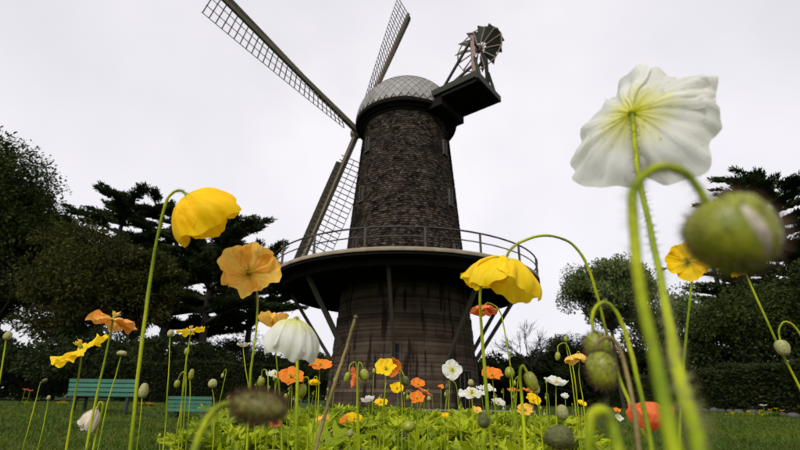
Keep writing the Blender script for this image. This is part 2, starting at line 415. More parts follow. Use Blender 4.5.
def weeds():
    r_ = np.random.default_rng(17); Ps, Ds = [], []
    for k in range(420):
        d = 4.2 * (22 / 4.2) ** r_.random(); a = r_.uniform(-R(46), R(46)); x, y = d * math.sin(a), d * math.cos(a)
        if in_bed(x, y) or math.hypot(x - 0.3, y - 28) < 5: continue
        n = 14; P = np.stack([x + r_.normal(0, .05, n), y + r_.normal(0, .05, n), np.full(n, float(ground_z(x, y)))], -1); Ps.append(P)
        D = r_.normal(0, .8, (n, 3)) + [0, 0, .9]; Ds.append(D / np.linalg.norm(D, axis=1)[:, None])
    P, D = np.concatenate(Ps), np.concatenate(Ds); n = len(P)
    S = np.cross(D, r_.normal(size=(n, 3))); S /= np.linalg.norm(S, axis=1)[:, None]
    L = r_.uniform(.05, .11, (n, 1)); W = L * .22
    V = np.stack([P, P + D * L * .55 + S * W, P + D * L, P + D * L * .55 - S * W], 1).reshape(-1, 3)
    tag(mk('lawn_weeds', V, np.arange(n)[:, None] * 4 + np.array([[0, 1, 2, 3]]), M['leaf'], None, {'rnd': np.repeat(r_.random(n) * .4, 4)}, False), 'broad-leaved weeds scattered through the mown lawn', 'weeds', kind='stuff')


weeds()


# ------------------------------------------------------------------ windmill
MX, MY, MZ = 0.33, 28.0, -0.95
DZ = 0.24                                        # camera height correction of the fitted heights
mill = empty('windmill', (MX, MY, 0))
tag(mill, 'dark shingled tower windmill with four lattice sails and a ring gallery', 'windmill')
AXA = R(38.5); FD = np.array([math.cos(AXA), -math.sin(AXA), 0]); HH = np.array([-math.sin(AXA), -math.cos(AXA), 0]); UZ = np.array([0, 0, 1.0])
ZG = 6.75 + DZ                                   # gallery deck level


def tower_r(z): return 2.98 + (18.55 - z) * 0.080


# lower tower: cast concrete in courses, with slightly uneven rings
prof = []; zz = MZ
while zz < ZG - 0.05:
    rr = 4.50 - (zz) * 0.085
    jn = rng.normal(0, 0.012)
    prof += [(rr + jn, zz), (rr + jn - 0.012, zz + 0.180), (rr - 0.035, zz + 0.190), (rr - 0.035, zz + 0.204)]
    zz += 0.21
prof.append((3.7, ZG))
V, F = lathe(prof, 120)
mk('lower_tower', V, F, M['concrete'], mill, {'rnd': np.repeat(rng.random(len(prof)), 120)}, False)

# upper tower: a core and the shingles, too small to pick apart
V, F = lathe([(tower_r(ZG) - 0.06, ZG - 0.4), (tower_r(18.6) - 0.06, 18.6)], 96)
upper = mk('upper_tower', V, F, M['shingle'], mill, {'rnd': np.zeros(len(V))})
mb = MB(); zz = ZG; k = 0
while zz < 18.45:
    r0 = tower_r(zz); n = int(2 * math.pi * r0 / 0.19)
    for q in range(n):
        a = 2 * math.pi * (q + 0.5 * (k % 2) + rng.normal(0, 0.08)) / n
        wv = math.pi * r0 / n * rng.uniform(0.86, 0.98); dz0 = rng.normal(0, 0.016)
        o_ = np.array([math.cos(a), math.sin(a), 0]); t_ = np.array([-math.sin(a), math.cos(a), 0])
        lo = o_ * (r0 + 0.035 + rng.uniform(-0.008, 0.016)) + UZ * (zz + dz0); hi = o_ * (tower_r(zz + 0.22) - 0.03) + UZ * (zz + 0.22)
        lb = o_ * (r0 - 0.03) + UZ * (zz + dz0)
        V = [lo - t_ * wv, lo + t_ * wv, hi + t_ * wv, hi - t_ * wv, lb - t_ * wv, lb + t_ * wv]
        cl = rng.beta(1.3, 2.6) if rng.random() > 0.02 else 1.5
        mb.add(V, [[0, 1, 2, 3], [4, 5, 1, 0], [4, 0, 3, 3], [1, 5, 2, 2]][:2], cl)
        mb.add([V[4], V[0], V[3]], [[0, 1, 2]], cl); mb.add([V[1], V[5], V[2]], [[0, 1, 2]], cl)
    zz += 0.155; k += 1
tag(mb.build('shingles', M['shingle'], mill), kind='stuff')


def tower_window(az_deg, z, wd, ht, r, name='window'):
    """az: degrees round from the face turned to the poppies, positive clockwise seen from above (to +x)"""
    a = R(-90 + az_deg); o_ = np.array([math.cos(a), math.sin(a), 0]); t_ = np.array([-math.sin(a), math.cos(a), 0])
    c = o_ * r + UZ * z
    m = MB(); f = 0.035
    for s in (-1, 1):
        m.box(c + t_ * s * (wd / 2), t_ * f, o_ * 0.10, UZ * (ht / 2 + f))
    m.box(c + UZ * (ht / 2), t_ * (wd / 2 - f), o_ * 0.10, UZ * f); m.box(c - UZ * (ht / 2), t_ * (wd / 2 + 0.1), o_ * 0.14, UZ * f)
    m.box(c + o_ * 0.055, t_ * (wd / 2 - f), o_ * 0.018, UZ * 0.02)
    fr = m.build(name, M['frame'], mill)
    p = MB(); p.box(c + o_ * 0.03, t_ * (wd / 2 - f), o_ * 0.02, UZ * (ht / 2 - f)); p.build('pane', M['glass'], fr)


for az, z in ((-52, 16.15), (-52, 12.45), (-52, 9.0), (52, 16.0), (53, 12.3), (52, 8.6)):
    tower_window(az, z, 0.32, 1.05, tower_r(z) + 0.03)
tower_window(-53, 1.6, 0.40, 0.9, 4.34)
tower_window(-6, 2.6, 0.45, 1.0, 4.27)
# door of the base with iron bars
a = R(-90 + 43); o_ = np.array([math.cos(a), math.sin(a), 0]); t_ = np.array([-math.sin(a), math.cos(a), 0])
c = o_ * 4.47 + UZ * 0.55
m = MB(); m.box(c, t_ * 0.6, o_ * 0.09, UZ * 1.3); dr = m.build('door', M['timber'], mill)
for s in (-1, 0, 1):
    m = MB(); m.bar(c + o_ * 0.12 + t_ * 0.35 * s - UZ * 1.2, c + o_ * 0.12 + t_ * 0.35 * s + UZ * 1.2, 0.02); m.build('bar', M['iron'], dr)

# gallery
GR = 8.2
V, F = lathe([(3.6, ZG - 0.26), (GR - 0.06, ZG - 0.26), (GR - 0.06, ZG - 0.02), (3.6, ZG - 0.02)], 120)
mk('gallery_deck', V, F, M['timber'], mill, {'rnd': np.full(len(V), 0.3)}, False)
V, F = lathe([(GR - 0.06, ZG - 0.13), (GR + 0.03, ZG - 0.13), (GR + 0.03, ZG + 0.05), (GR - 0.10, ZG + 0.05), (GR - 0.10, ZG - 0.01)], 120)
mk('gallery_fascia', V, F, M['deck_edge'], mill, {'rnd': np.repeat(rng.random(5), 120)}, False)
V, F = lathe([(GR - 0.9, ZG - 0.62), (GR - 0.75, ZG - 0.62), (GR - 0.75, ZG - 0.262), (GR - 0.9, ZG - 0.262), (GR - 0.9, ZG - 0.62)], 120)
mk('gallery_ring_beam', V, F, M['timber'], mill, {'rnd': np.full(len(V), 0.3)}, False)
for q in range(36):                               # joists under the deck
    a = R(q * 10 + 3); d = np.array([math.cos(a), math.sin(a), 0])
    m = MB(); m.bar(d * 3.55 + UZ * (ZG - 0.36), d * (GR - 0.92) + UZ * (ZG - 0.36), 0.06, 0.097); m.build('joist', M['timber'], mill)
for q in range(9):
    a = R(-97 + 40 * q); d = np.array([math.cos(a), math.sin(a), 0])
    m = MB(); m.bar(d * 4.2 + UZ * 2.4, d * (GR - 1.1) + UZ * (ZG - 0.46), 0.085, 0.10); m.build('strut', M['sail_pale'], mill)
for q in range(18):
    a = R(-97 + 33 + 20 * q); d = np.array([math.cos(a), math.sin(a), 0])
    m = MB(); m.bar(d * (GR - 0.03) + UZ * (ZG + 0.052), d * (GR - 0.03) + UZ * (ZG + 1.02), 0.05); m.build('rail_post', M['iron'], mill)
for zr, tr_ in ((1.05, 0.045), (0.58, 0.032)):
    t = np.linspace(0, 2 * np.pi, 97)
    V, F = tube(np.stack([(GR - 0.03) * np.cos(t), (GR - 0.03) * np.sin(t), np.full(97, ZG + zr)], -1), tr_, 6)
    mk('hand_rail' if zr > 1 else 'middle_rail', V, F, M['iron'], mill, {'rnd': np.full(len(V), 0.4)})

# cap: dark curb ring and eave, dome of diamond plates
V, F = lathe([(2.9, 18.28), (3.10, 18.28), (3.13, 18.42), (3.28, 18.46), (3.34, 18.58), (3.60, 18.62), (3.66, 18.80), (3.58, 18.95), (2.9, 18.95)], 96)
mk('cap_curb', V, F, M['timber'], mill, {'rnd': np.full(len(V), 0.4)}, False)
CZ, CR, CH = 18.86, 3.62, 3.45


def dome(a, e, lift=0.0):
    """a: azimuth, e: 0 rim .. 1 apex; slightly pointed dome, longer along the wind axis"""
    th = e * math.pi / 2
    rr = (CR + lift) * math.cos(th) ** 0.92; z = CZ + (CH + lift) * math.sin(th)
    p = FD * math.cos(a) * rr * 1.03 + HH * math.sin(a) * rr * 0.99
    return np.array([p[0], p[1], z])


V = [dome(2 * math.pi * q / 64, e, -0.05) for e in np.linspace(0, 1, 16) for q in range(64)]
i = np.arange(15)[:, None] * 64; j = np.arange(64)[None]; kk = (j + 1) % 64
capd = mk('cap', np.array(V), np.stack([i + j, i + kk, i + 64 + kk, i + 64 + j], -1).reshape(-1, 4), M['cap_metal'], mill, {'rnd': np.full(len(V), 0.4)})
mb = MB(); e = 0.0; row = 0; NP = 46
while e < 0.97:
    step = max(0.026, 0.064 * math.cos(e * math.pi / 2) ** 0.55)
    for q in range(NP):
        a = 2 * math.pi * (q + 0.5 * (row % 2)) / NP; da = math.pi / NP * 0.985
        e2 = min(e + step, 0.995); e3 = min(e + 2 * step, 1.0)
        V = [dome(a, e + 0.002, 0.018), dome(a + da, e2, 0.008), dome(a, e3 - 0.004, -0.01), dome(a - da, e2, 0.008)]
        mb.add(V + [dome(a, e + 0.004, -0.04)], [[0, 1, 2, 3]], rng.random())
    e += step; row += 1
tag(mb.build('diamond_plates', M['cap_metal'], capd), kind='stuff')

# fantail stage
def tp(t, u, z): return FD * t + HH * u + UZ * z
m = MB(); m.box(tp(4.85, 0, 19.28), FD * 1.85, HH * 1.45, UZ * 0.16); st = m.build('fantail_stage', M['timber'], mill)
for u in (-1.30, 1.30):
    m = MB(); m.box(tp(4.6, u, 18.99), FD * 2.15, HH * 0.12, UZ * 0.125); m.build('stage_beam', M['timber'], st)
m = MB(); m.box(tp(6.72, 0, 19.20), FD * 0.07, HH * 1.58, UZ * 0.22); m.build('end_board', M['fan_green'], st)
for u in (-1.50, 1.50):
    m = MB(); m.box(tp(5.0, u, 19.36), FD * 1.7, HH * 0.05, UZ * 0.22); m.build('side_board', M['fan_green'], st)
m = MB(); m.box(tp(3.25, 0, 18.72), FD * 0.75, HH * 1.42, UZ * 0.85 * 0.46); m.build('stage_housing', M['timber'], mill)
WZ, WT = 22.6, 6.2
for u in (-0.95, 0.95):
    m = MB(); m.bar(tp(WT, u, 19.44), tp(WT, u, WZ + 0.35), 0.11); m.build('fantail_post', M['pink_wood'] if u > 0 else M['fan_green'], mill)
    m = MB(); m.bar(tp(3.5, u, 19.44), tp(WT - 0.1, u, WZ + 0.05), 0.07); m.build('fantail_brace', M['fan_green'], mill)
    m = MB(); m.bar(tp(3.3, u * 0.9, 19.5), tp(WT - 0.1, u * 0.9, 20.7), 0.07); m.build('fantail_brace', M['lath'], mill)
    m = MB(); m.bar(tp(6.65, u, 19.46), tp(WT + 0.1, u, 21.2), 0.08); m.build('fantail_brace', M['fan_green'], mill)
m = MB(); m.bar(tp(WT, -0.95, 20.4), tp(WT, 0.95, 20.4), 0.07); m.build('fantail_crossbar', M['fan_green'], mill)
fan = MB(); fan.tube([tp(WT, -1.1, WZ), tp(WT, 1.1, WZ)], 0.08, 8)
fan.tube([tp(WT, -0.16, WZ), tp(WT, -0.159, WZ), tp(WT, 0.159, WZ), tp(WT, 0.16, WZ)], [0.0, 0.26, 0.26, 0.0], 12)
fan = fan.build('fantail', M['iron'], mill)
FR = 1.72
for q in range(12):
    a = R(30 * q + 12); d = FD * math.cos(a) + UZ * math.sin(a); t_ = -FD * math.sin(a) + UZ * math.cos(a)
    m = MB(); m.bar(tp(WT, 0, WZ) + d * 0.2, tp(WT, 0, WZ) + d * FR, 0.035); m.build('spoke', M['pink_wood'], fan)
    p_ = t_ * math.cos(R(38)) + HH * math.sin(R(38)); n_ = np.cross(d, p_)
    b0, b1 = tp(WT, 0, WZ) + d * 0.55, tp(WT, 0, WZ) + d * (FR - 0.03)
    V = [b0 - p_ * 0.20, b0 + p_ * 0.20, b1 + p_ * 0.50, b1 - p_ * 0.50]
    V = [v - n_ * 0.018 for v in V] + [v + n_ * 0.018 for v in V]
    m = MB(); m.add(V, [[0, 3, 2, 1], [4, 5, 6, 7], [0, 1, 5, 4], [1, 2, 6, 5], [2, 3, 7, 6], [3, 0, 4, 7]], rng.random()); m.build('blade', M['fan_green'], fan)
    a2 = R(30 * (q + 1) + 12); d2 = FD * math.cos(a2) + UZ * math.sin(a2)
    m = MB(); m.bar(tp(WT, 0, WZ) + d * FR, tp(WT, 0, WZ) + d2 * FR, 0.03); m.build('rim_bar', M['pink_wood'], fan)

# sails: plane tilted back, wind shaft towards the far side
TILT, BETA, SL, HR, HZ = R(12.6), R(78.0), 13.7, 4.82, 19.94 + DZ
UPT = UZ * math.cos(TILT) + FD * math.sin(TILT)
NRM = np.cross(UPT, HH); NRM /= np.linalg.norm(NRM)
if NRM @ FD < 0: NRM = -NRM                       # towards the tower
HUB = -FD * HR + UZ * HZ
m = MB(); m.tube([HUB - NRM * 0.55, HUB - NRM * 0.5, HUB + NRM * 0.35, HUB + NRM * 2.4], [0.05, 0.42, 0.42, 0.30], 12); m.build('wind_shaft', M['sail_wood'], mill)
S1 = math.cos(BETA) * UPT + math.sin(BETA) * HH; S2 = math.sin(BETA) * UPT - math.cos(BETA) * HH
for S, Pd in ((S1, None), (S2, None), (-S2, None), (-S1, None)):
    # trailing side: turned counter-clockwise as seen from the tower side (from +NRM)
    Pd = np.cross(NRM, S)
    if np.dot(np.cross(S1, S2), NRM) > 0: pass
    sail = MB(); off = 0.16 if abs(S @ S1) > 0.5 else -0.16
    B0 = HUB + NRM * off
    sail.bar(B0 - S * 0.3, B0 + S * SL, 0.19, 0.19, NRM, 0.55)
    sail = sail.build('sail', M['sail_wood'], mill)

    def tw(s):
        wv = R(34) * (1 - (s - 2.2) / (SL - 2.2)) + R(4)
        return Pd * math.cos(wv) + NRM * math.sin(wv) * TWS
    TWS = 1.0
    for s in np.arange(2.3, SL + 0.01, 0.42):
        p = tw(s); cjit = rng.random()
        m = MB(); m.bar(B0 + S * s - p * 0.45, B0 + S * s + p * 1.85, 0.022, 0.03, S, a=cjit); m.build('sail_bar', M['lath'], sail)
    for off_p in (0.62, 1.24, 1.85):
        pts = [B0 + S * s + tw(s) * off_p for s in np.linspace(2.3, SL, 9)]
        m = MB(); m.tube(pts, 0.026, 5, rng.random()); m.build('lath', M['lath'], sail)
    # leading boards
    for q in range(5):
        s0 = 2.9 + q * (SL - 2.9) / 5; s1 = s0 + (SL - 2.9) / 5 - 0.012
        V = []
        for s in (s0, s1):
            p = tw(s); n_ = np.cross(S, p); n_ /= np.linalg.norm(n_)
            c0 = B0 + S * s - p * 0.20; c1 = B0 + S * s - p * 0.62 - n_ * 0.10
            V += [c0 - n_ * 0.015, c1 - n_ * 0.015, c1 + n_ * 0.015, c0 + n_ * 0.015]
        m = MB(); m.add(V, [[0, 1, 2, 3], [4, 7, 6, 5], [0, 4, 5, 1], [1, 5, 6, 2], [2, 6, 7, 3], [3, 7, 4, 0]], rng.random()); m.build('leading_board', M['sail_pale'], sail)


# ------------------------------------------------------------------ trees, hedges
def unit(n):
    v = rng.normal(size=(n, 3)); return v / np.linalg.norm(v, axis=1)[:, None]


def leaf_cards(P, D, ln, wd, fold=0.0):
    """small two-triangle leaves/sprigs at P pointing along D"""
    n = len(P); S = np.cross(D, unit(n)); S /= np.linalg.norm(S, axis=1)[:, None] + 1e-9
    N = np.cross(D, S)
    ln = np.broadcast_to(np.asarray(ln), (n,))[:, None]; wd = np.broadcast_to(np.asarray(wd), (n,))[:, None]
    V = np.stack([P, P + D * ln * 0.5 + S * wd + N * wd * 0.3, P + D * ln, P + D * ln * 0.5 - S * wd + N * wd * 0.3], 1).reshape(-1, 3)
    F = np.arange(n)[:, None] * 4 + np.array([[0, 1, 2, 3]])
    return V, F


def crown_mesh(name, Ps, Ds, lns, wds, material, parent, rn):
    V, F = leaf_cards(np.concatenate(Ps), np.concatenate(Ds), np.concatenate(lns), np.concatenate(wds))
    o = mk(name, V, F, material, parent, {'rnd': np.repeat(np.concatenate(rn), 4)}, False)
    return o


def cypress(name, label, px, Yd, top_py, spread, boughs=20, low=0.25, lean=0.0, seed=0, bias=None, dens=1.0, material='cyp', group=None):
    """flat layered boughs on a leaning trunk"""
    r_ = np.random.default_rng(seed)
    top = at(px, top_py, Yd); H = top.z; bx_, by_ = top.x - lean, Yd
    z0 = float(ground_z(bx_, by_)); t = empty(name, (bx_, by_, z0))
    tag(t, label, 'tree', group)
    pts = spline([(0, 0, -0.2), (lean * 0.2 + r_.normal(0, .25), r_.normal(0, .3), H * 0.3), (lean * 0.6 + r_.normal(0, .3), r_.normal(0, .3), H * 0.65), (lean, 0, H * 0.90)], 6)
    rad = np.linspace(0.026 * H, 0.003 * H, len(pts))
    m = MB(); m.tube(pts, rad, 8); m.build('trunk', M['bark'], t, True)
    lm = MB(); Ps, Ds, ln, wd, rn = [], [], [], [], []
    for k in range(boughs):
        f = low + (0.99 - low) * (k + r_.random() * 0.7) / boughs
        p0 = pts[min(int(f * (len(pts) - 1)), len(pts) - 1)]
        az = k * 2.4 + r_.normal(0, 0.5)
        if bias is not None and r_.random() < 0.45: az = bias + r_.normal(0, 0.5)
        L = spread * (1.12 - f) ** 0.55 * r_.uniform(0.6, 1.12) + 0.5
        d = np.array([math.cos(az), math.sin(az), 0]); rise = r_.uniform(0.10, 0.42)
        bp = spline([p0, p0 + d * L * 0.45 + UZ * L * rise * 0.3 + r_.normal(0, .2, 3), p0 + d * L + UZ * L * rise], 5)
        lm.tube(bp, np.linspace(0.10 + 0.012 * H * (1.1 - f), 0.02, len(bp)), 5)
        npad = max(4, int(L / 0.62))
        for q in range(npad):
            u = 0.15 + 0.90 * (q + r_.random()) / npad
            o_ = bp[min(int(u * (len(bp) - 1)), len(bp) - 1)]
            sa = az + r_.normal(0, .55); d2 = np.array([math.cos(sa), math.sin(sa), r_.uniform(.05, .35)]); s2 = np.cross(d2, UZ)
            c = o_ + d2 * r_.uniform(0, .28) * L + UZ * r_.normal(.1, .10)
            sz = r_.uniform(0.5, 1.1) * (0.62 + 0.05 * L)
            n = int(400 * dens * sz ** 2)
            w3 = unit(n) * r_.random((n, 1)) ** 0.5
            s = (w3[:, :1] * 1.75 * d2 + w3[:, 1:2] * 0.8 * s2) * sz + UZ * (w3[:, 2:] * 0.27 * sz)
            out_ = d2 * 0.9 + s2 * w3[:, 1:2] * 0.7 + [0, 0, 0.30] + r_.normal(0, .28, (n, 3)); out_ /= np.linalg.norm(out_, axis=1)[:, None]
            Ps.append(c + s); Ds.append(out_); ln.append(r_.uniform(0.25, 0.6, n)); wd.append(r_.uniform(0.04, 0.095, n))
            rn.append(np.clip(r_.random(n) * 0.5 + r_.random() * 0.5, 0, 1))
    lm.build('limbs', M['bark'], t, True)
    crown_mesh('crown', Ps, Ds, ln, wd, M[material], t, rn)
    return t


def broadleaf(name, label, px, Yd, top_py, rx, rz, material, seed=0, n_clump=60, leaf=0.22, per=300, low=0.35, trunk_r=0.2, cat='tree', group=None, ry=None, gaps=0.0, multi=1):
    """rounded crown of leaf clumps carried on forking limbs"""
    r_ = np.random.default_rng(seed)
    top = at(px, top_py, Yd); H = top.z
    z0 = float(ground_z(top.x, Yd)); t = empty(name, (top.x, Yd, z0)); H -= z0
    tag(t, label, cat, group); ry = ry or rx
    C = np.array([0, 0, H - rz])
    lm = MB(); tm = MB()
    base = np.array([0, 0, -0.15]); fork = np.array([r_.normal(0, .2), r_.normal(0, .2), max(0.25, (H - 2 * rz) * 0.9 + 0.2)])
    tm.tube(spline([base, (base + fork) / 2 + np.append(r_.normal(0, .12, 2), 0), fork], 4), np.linspace(trunk_r, trunk_r * 0.7, 9), 8)
    tm.build('trunk', M['bark'], t, True)
    Ps, Ds, ln, wd, rn = [], [], [], [], []
    for k in range(n_clump):
        u = unit(1)[0] if k % 3 else np.array([*unit(1)[0][:2], abs(r_.normal(0.3, .5))])
        u = u / np.linalg.norm(u)
        c = C + u * np.array([rx, ry, rz]) * r_.uniform(0.45, 0.98)
        c[2] = max(c[2], 0.15)
        sz = r_.uniform(0.55, 1.1) * 0.30 * min(rx, rz) + 0.15
        if k % 2 == 0:
            midp = fork * 0.5 + c * 0.5 + r_.normal(0, .15 * rz, 3) + UZ * 0.1 * rz
            bp = spline([fork, midp, c], 4); lm.tube(bp, np.linspace(trunk_r * 0.35, 0.02, len(bp)), 5)
        n = int(per * r_.uniform(0.6, 1.3)); br = r_.random(); lf_ = leaf * r_.uniform(.65, 1.35)
        s = unit(n) * r_.random((n, 1)) ** 0.4 * np.array([1.15, 1.15, 0.8]) * sz
        d = s / (np.linalg.norm(s, axis=1)[:, None] + 1e-6) + r_.normal(0, .7, (n, 3)); d /= np.linalg.norm(d, axis=1)[:, None]
        Ps.append(c + s); Ds.append(d); ln.append(r_.uniform(0.5, 1.3, n) * lf_); wd.append(r_.uniform(0.16, 0.38, n) * lf_)
        rn.append(np.clip(r_.random(n) * 0.5 + br * 0.5, 0, 1))
    lm.build('limbs', M['bark'], t, True)
    crown_mesh('crown', Ps, Ds, ln, wd, M[material], t, rn)
    return t


# far side, left of the mill
broadleaf('evergreen_tree', 'tall dense dark evergreen at the lawn edge, sloping crown', -38, 40, 118, 9.0, 9.0, 'ever', 11, 200, 0.34, 460, trunk_r=0.5)
broadleaf('evergreen_tree', 'dark evergreen leaning towards the gap before the layered cypress', 34, 44, 188, 5.0, 7.0, 'ever', 12, 120, 0.34, 420, trunk_r=0.35)
cypress('cypress_tree', 'wind-swept cypress with flat layered tiers pointing away from the mill', 138, 47, 172, 8.0, 44, 0.30, 0.6, 21, math.pi, 1.1)
cypress('cypress_tree', 'dark cypress with thick tiers directly behind the large yellow poppy', 186, 49, 184, 7.4, 42, 0.30, -0.6, 27, 0.0, 1.1)
cypress('cypress_tree', 'dark spreading cypress whose boughs end beside the gallery railing', 226, 44, 208, 7.4, 38, 0.42, -0.4, 22, 0.0, 1.1)
cypress('cypress_tree', 'sparse lower cypress with bare trunk and bright gaps below its boughs', 262, 52, 238, 6.5, 20, 0.44, 0.3, 23, None, 1.0)
broadleaf('olive_green_tree', 'olive green bushy tree below the layered cypress', 96, 38, 232, 4.8, 4.8, 'olive', 31, 110, 0.28, 360, trunk_r=0.25)
broadleaf('olive_green_tree', 'smaller olive green tree behind the yellow nodding poppy stem', 150, 40, 250, 3.4, 4.0, 'olive', 32, 80, 0.28, 330, trunk_r=0.2)
spots = [(-60, 30, 335, 4.5, 2.4), (-5, 33, 338, 3.5, 2.0), (48, 31, 344, 3.2, 1.8), (95, 36, 330, 3.6, 2.3), (150, 35, 335, 3.4, 2.3), (200, 42, 342, 3.6, 2.6), (262, 45, 350, 3.6, 2.4), (310, 46, 352, 3.4, 2.2), (238, 55, 330, 4.0, 3.4)]
near_what = ['dark rounded shrub below the tall dense evergreen', 'dark shrub with bare limbs behind the small tan bud', 'low dark shrub just past the bench end', 'dark shrub behind the green bench with visible legs',
             'dark shrub behind the thick arched poppy stem', 'dark shrub over the low hedge behind the edge-on yellow poppy', 'dark shrub behind the cream half-opened poppy', 'dark shrub beside the mill base by the ruffled orange poppy', 'farther taller shrub in the gap below the sparse cypress']
for k, (px, Yd, ty, rx, rz) in enumerate(spots):
    broadleaf('dark_shrub', near_what[k], px, Yd, ty, rx, rz, 'dark', 40 + k, 44, 0.24, 300, trunk_r=0.12, cat='shrub', group='dark shrubs behind the lawn')
# right of the mill
cypress('cypress_tree', 'tall cypress with flat tiers rising above the clipped hedge', 762, 44, 156, 8.8, 46, 0.26, 0.6, 24, math.pi, 1.1)
cypress('cypress_tree', 'broad shadowy cypress just behind the tall tiered one', 838, 42, 158, 8.5, 30, 0.26, 0.0, 25, math.pi, 1.0)
cypress('cypress_tree', 'low cypress with short tiers between round tree and tall cypress', 700, 50, 212, 5.0, 22, 0.26, 0.0, 26, None, 0.9)
broadleaf('round_tree', 'pale green round-headed tree on open limbs beside the mill gallery', 602, 34, 262, 3.3, 2.5, 'green', 51, 110, 0.22, 280, trunk_r=0.16)
broadleaf('broadleaf_tree', 'mid green dense tree between round tree and clipped hedge', 668, 36, 292, 3.3, 3.6, 'green', 52, 80, 0.22, 300, trunk_r=0.2)
broadleaf('broadleaf_tree', 'dark leafy tree standing over the clipped hedge', 735, 33, 288, 4.0, 3.8, 'ever', 53, 100, 0.24, 330, trunk_r=0.2)
broadleaf('broadleaf_tree', 'wide dark tree filling the space above the hedge end', 820, 30, 262, 4.2, 4.2, 'ever', 54, 100, 0.24, 330, trunk_r=0.2)
broadleaf('dome_shrub', 'neat dome-shaped dark shrub under the round-headed tree', 566, 40, 331, 2.0, 2.6, 'dark', 55, 60, 0.16, 330, trunk_r=0.1, cat='shrub')
spots = [(505, 44, 356, 3.0, 2.0), (535, 42, 352, 2.6, 2.0), (600, 40, 346, 2.8, 2.4), (645, 40, 340, 3.0, 2.4), (690, 38, 345, 2.8, 2.2), (470, 48, 358, 3.0, 2.0)]
near_what = ['dark shrub behind the drooping oval bud', 'dark shrub below the bare twiggy tree', 'dark shrub behind the close hanging pair of buds', 'dark shrub behind the large coral poppy', 'dark shrub at the far end of the long hedge', 'dark shrub touching the mill base by the broad white poppy']
for k, (px, Yd, ty, rx, rz) in enumerate(spots):
    broadleaf('dark_shrub', near_what[k], px, Yd, ty, rx, rz, 'dark', 70 + k, 44, 0.24, 300, trunk_r=0.12, cat='shrub', group='dark shrubs beside the mill')


def far_wood():
    r_ = np.random.default_rng(3); n = 60000
    a = r_.uniform(-R(52), R(52), n); d = r_.uniform(72, 82, n); x, y = d * np.sin(a), d * np.cos(a)
    hmax = 5.6 + 1.3 * np.sin(a * 23) + 0.8 * np.sin(a * 61 + 1) + 0.5 * np.sin(a * 140)
    z = r_.random(n) ** 0.8 * hmax
    D = unit(n) + [0, -.3, .4]; D /= np.linalg.norm(D, axis=1)[:, None]
    V, F = leaf_cards(np.stack([x, y, z], -1), D, r_.uniform(.5, .9, n), r_.uniform(.14, .26, n))
    tag(mk('far_woodland', V, F, M['dark'], None, {'rnd': np.repeat(r_.random(n), 4)}, False), 'far dark belt of woodland behind the lawn trees', 'woodland', kind='stuff')


far_wood()


def twig_tree(px, Yd, ty, label, seed):
    r_ = np.random.default_rng(seed); top = at(px, ty, Yd); z0 = float(ground_z(top.x, Yd)); H = top.z - z0
    t = empty('bare_tree', (top.x, Yd, z0)); tag(t, label, 'tree')
    m = MB(); m.tube([(0, 0, -0.1), (0.05, 0, H * 0.25), (0, 0.05, H * 0.45)], [0.12, 0.1, 0.08], 7); m.build('trunk', M['bark'], t, True)
    tw_ = MB()

    def grow(p, d, L, rad, lv):
        q = p + d * L; tw_.tube([p, (p + q) / 2 + r_.normal(0, L * .06, 3), q], [rad, rad * .8, rad * .6], 4)
        if lv == 0: return
        for _ in range(4 if lv > 1 else 5):
            nd = d + r_.normal(0, .55, 3) + UZ * 0.1; nd /= np.linalg.norm(nd); grow(p + (q - p) * r_.uniform(.45, 1), nd, L * r_.uniform(.55, .8), rad * .6, lv - 1)
    for k in range(6):
        a = k * 1.05 + r_.normal(0, .2); d = np.array([math.cos(a) * .75, math.sin(a) * .75, 0.75]); d /= np.linalg.norm(d)
        grow(np.array([0, 0, H * .42]), d, H * 0.26, 0.055, 3)
    tw_.build('limbs', M['bark'], t, True)


twig_tree(527, 40, 318, 'bare twiggy tree between mill base and dome-shaped shrub', 5)


def hedge(name, label, p, q, h, wd, seed, n):
    r_ = np.random.default_rng(seed); p, q = np.array([*p, 0.]), np.array([*q, 0.]); d = (q - p); L = np.linalg.norm(d); d /= L; s = np.cross(d, UZ)
    mid = (p + q) / 2; z0 = float(ground_z(mid[0], mid[1])); t = empty(name, (mid[0], mid[1], z0)); tag(t, label, 'hedge')
    core = MB(); core.box([0, 0, h / 2 - 0.2], d * (L / 2 - 0.1), s * (wd / 2 - 0.12), UZ * (h / 2 + 0.1)); core.build('hedge_body', M['hedge_core'], t)
    u = r_.random(n); a = (u - 0.5) * L
    wob = 0.10 * np.sin(a * 0.9 + seed) + 0.05 * np.sin(a * 2.7)
    sel = r_.random(n); side = np.where(r_.random(n) < 0.5, -1, 1)
    hz = np.where(sel < 0.72, r_.random(n) * h, h + 0.02) + np.where(sel < 0.72, 0, wob + r_.normal(0, .035, n))
    ls = np.where(sel < 0.72, side * (wd / 2 + 0.3 * wob + r_.normal(0, .05, n)), (r_.random(n) - .5) * wd)
    P = a[:, None] * d + ls[:, None] * s + hz[:, None] * UZ
    stray = (r_.random(n) < 0.04)[:, None] * np.abs(r_.normal(0, .14, (n, 1)))
    P = P + stray * np.where((sel < 0.72)[:, None], side[:, None] * s, UZ)
    D = np.where((sel < 0.72)[:, None], side[:, None] * s, UZ) + r_.normal(0, .6, (n, 3)); D /= np.linalg.norm(D, axis=1)[:, None]
    rr = np.clip(r_.random(n) * 0.7 + 0.3 * (0.5 + 0.5 * np.sin(a * 1.3) * np.sin(hz * 3)), 0, 1)
    V, F = leaf_cards(P - D * 0.05, D, r_.uniform(0.10, 0.2, n), r_.uniform(0.03, 0.055, n))
    tag(mk('leaves', V, F, M['hedge'], t, {'rnd': np.repeat(rr, 4)}, False), kind='stuff')


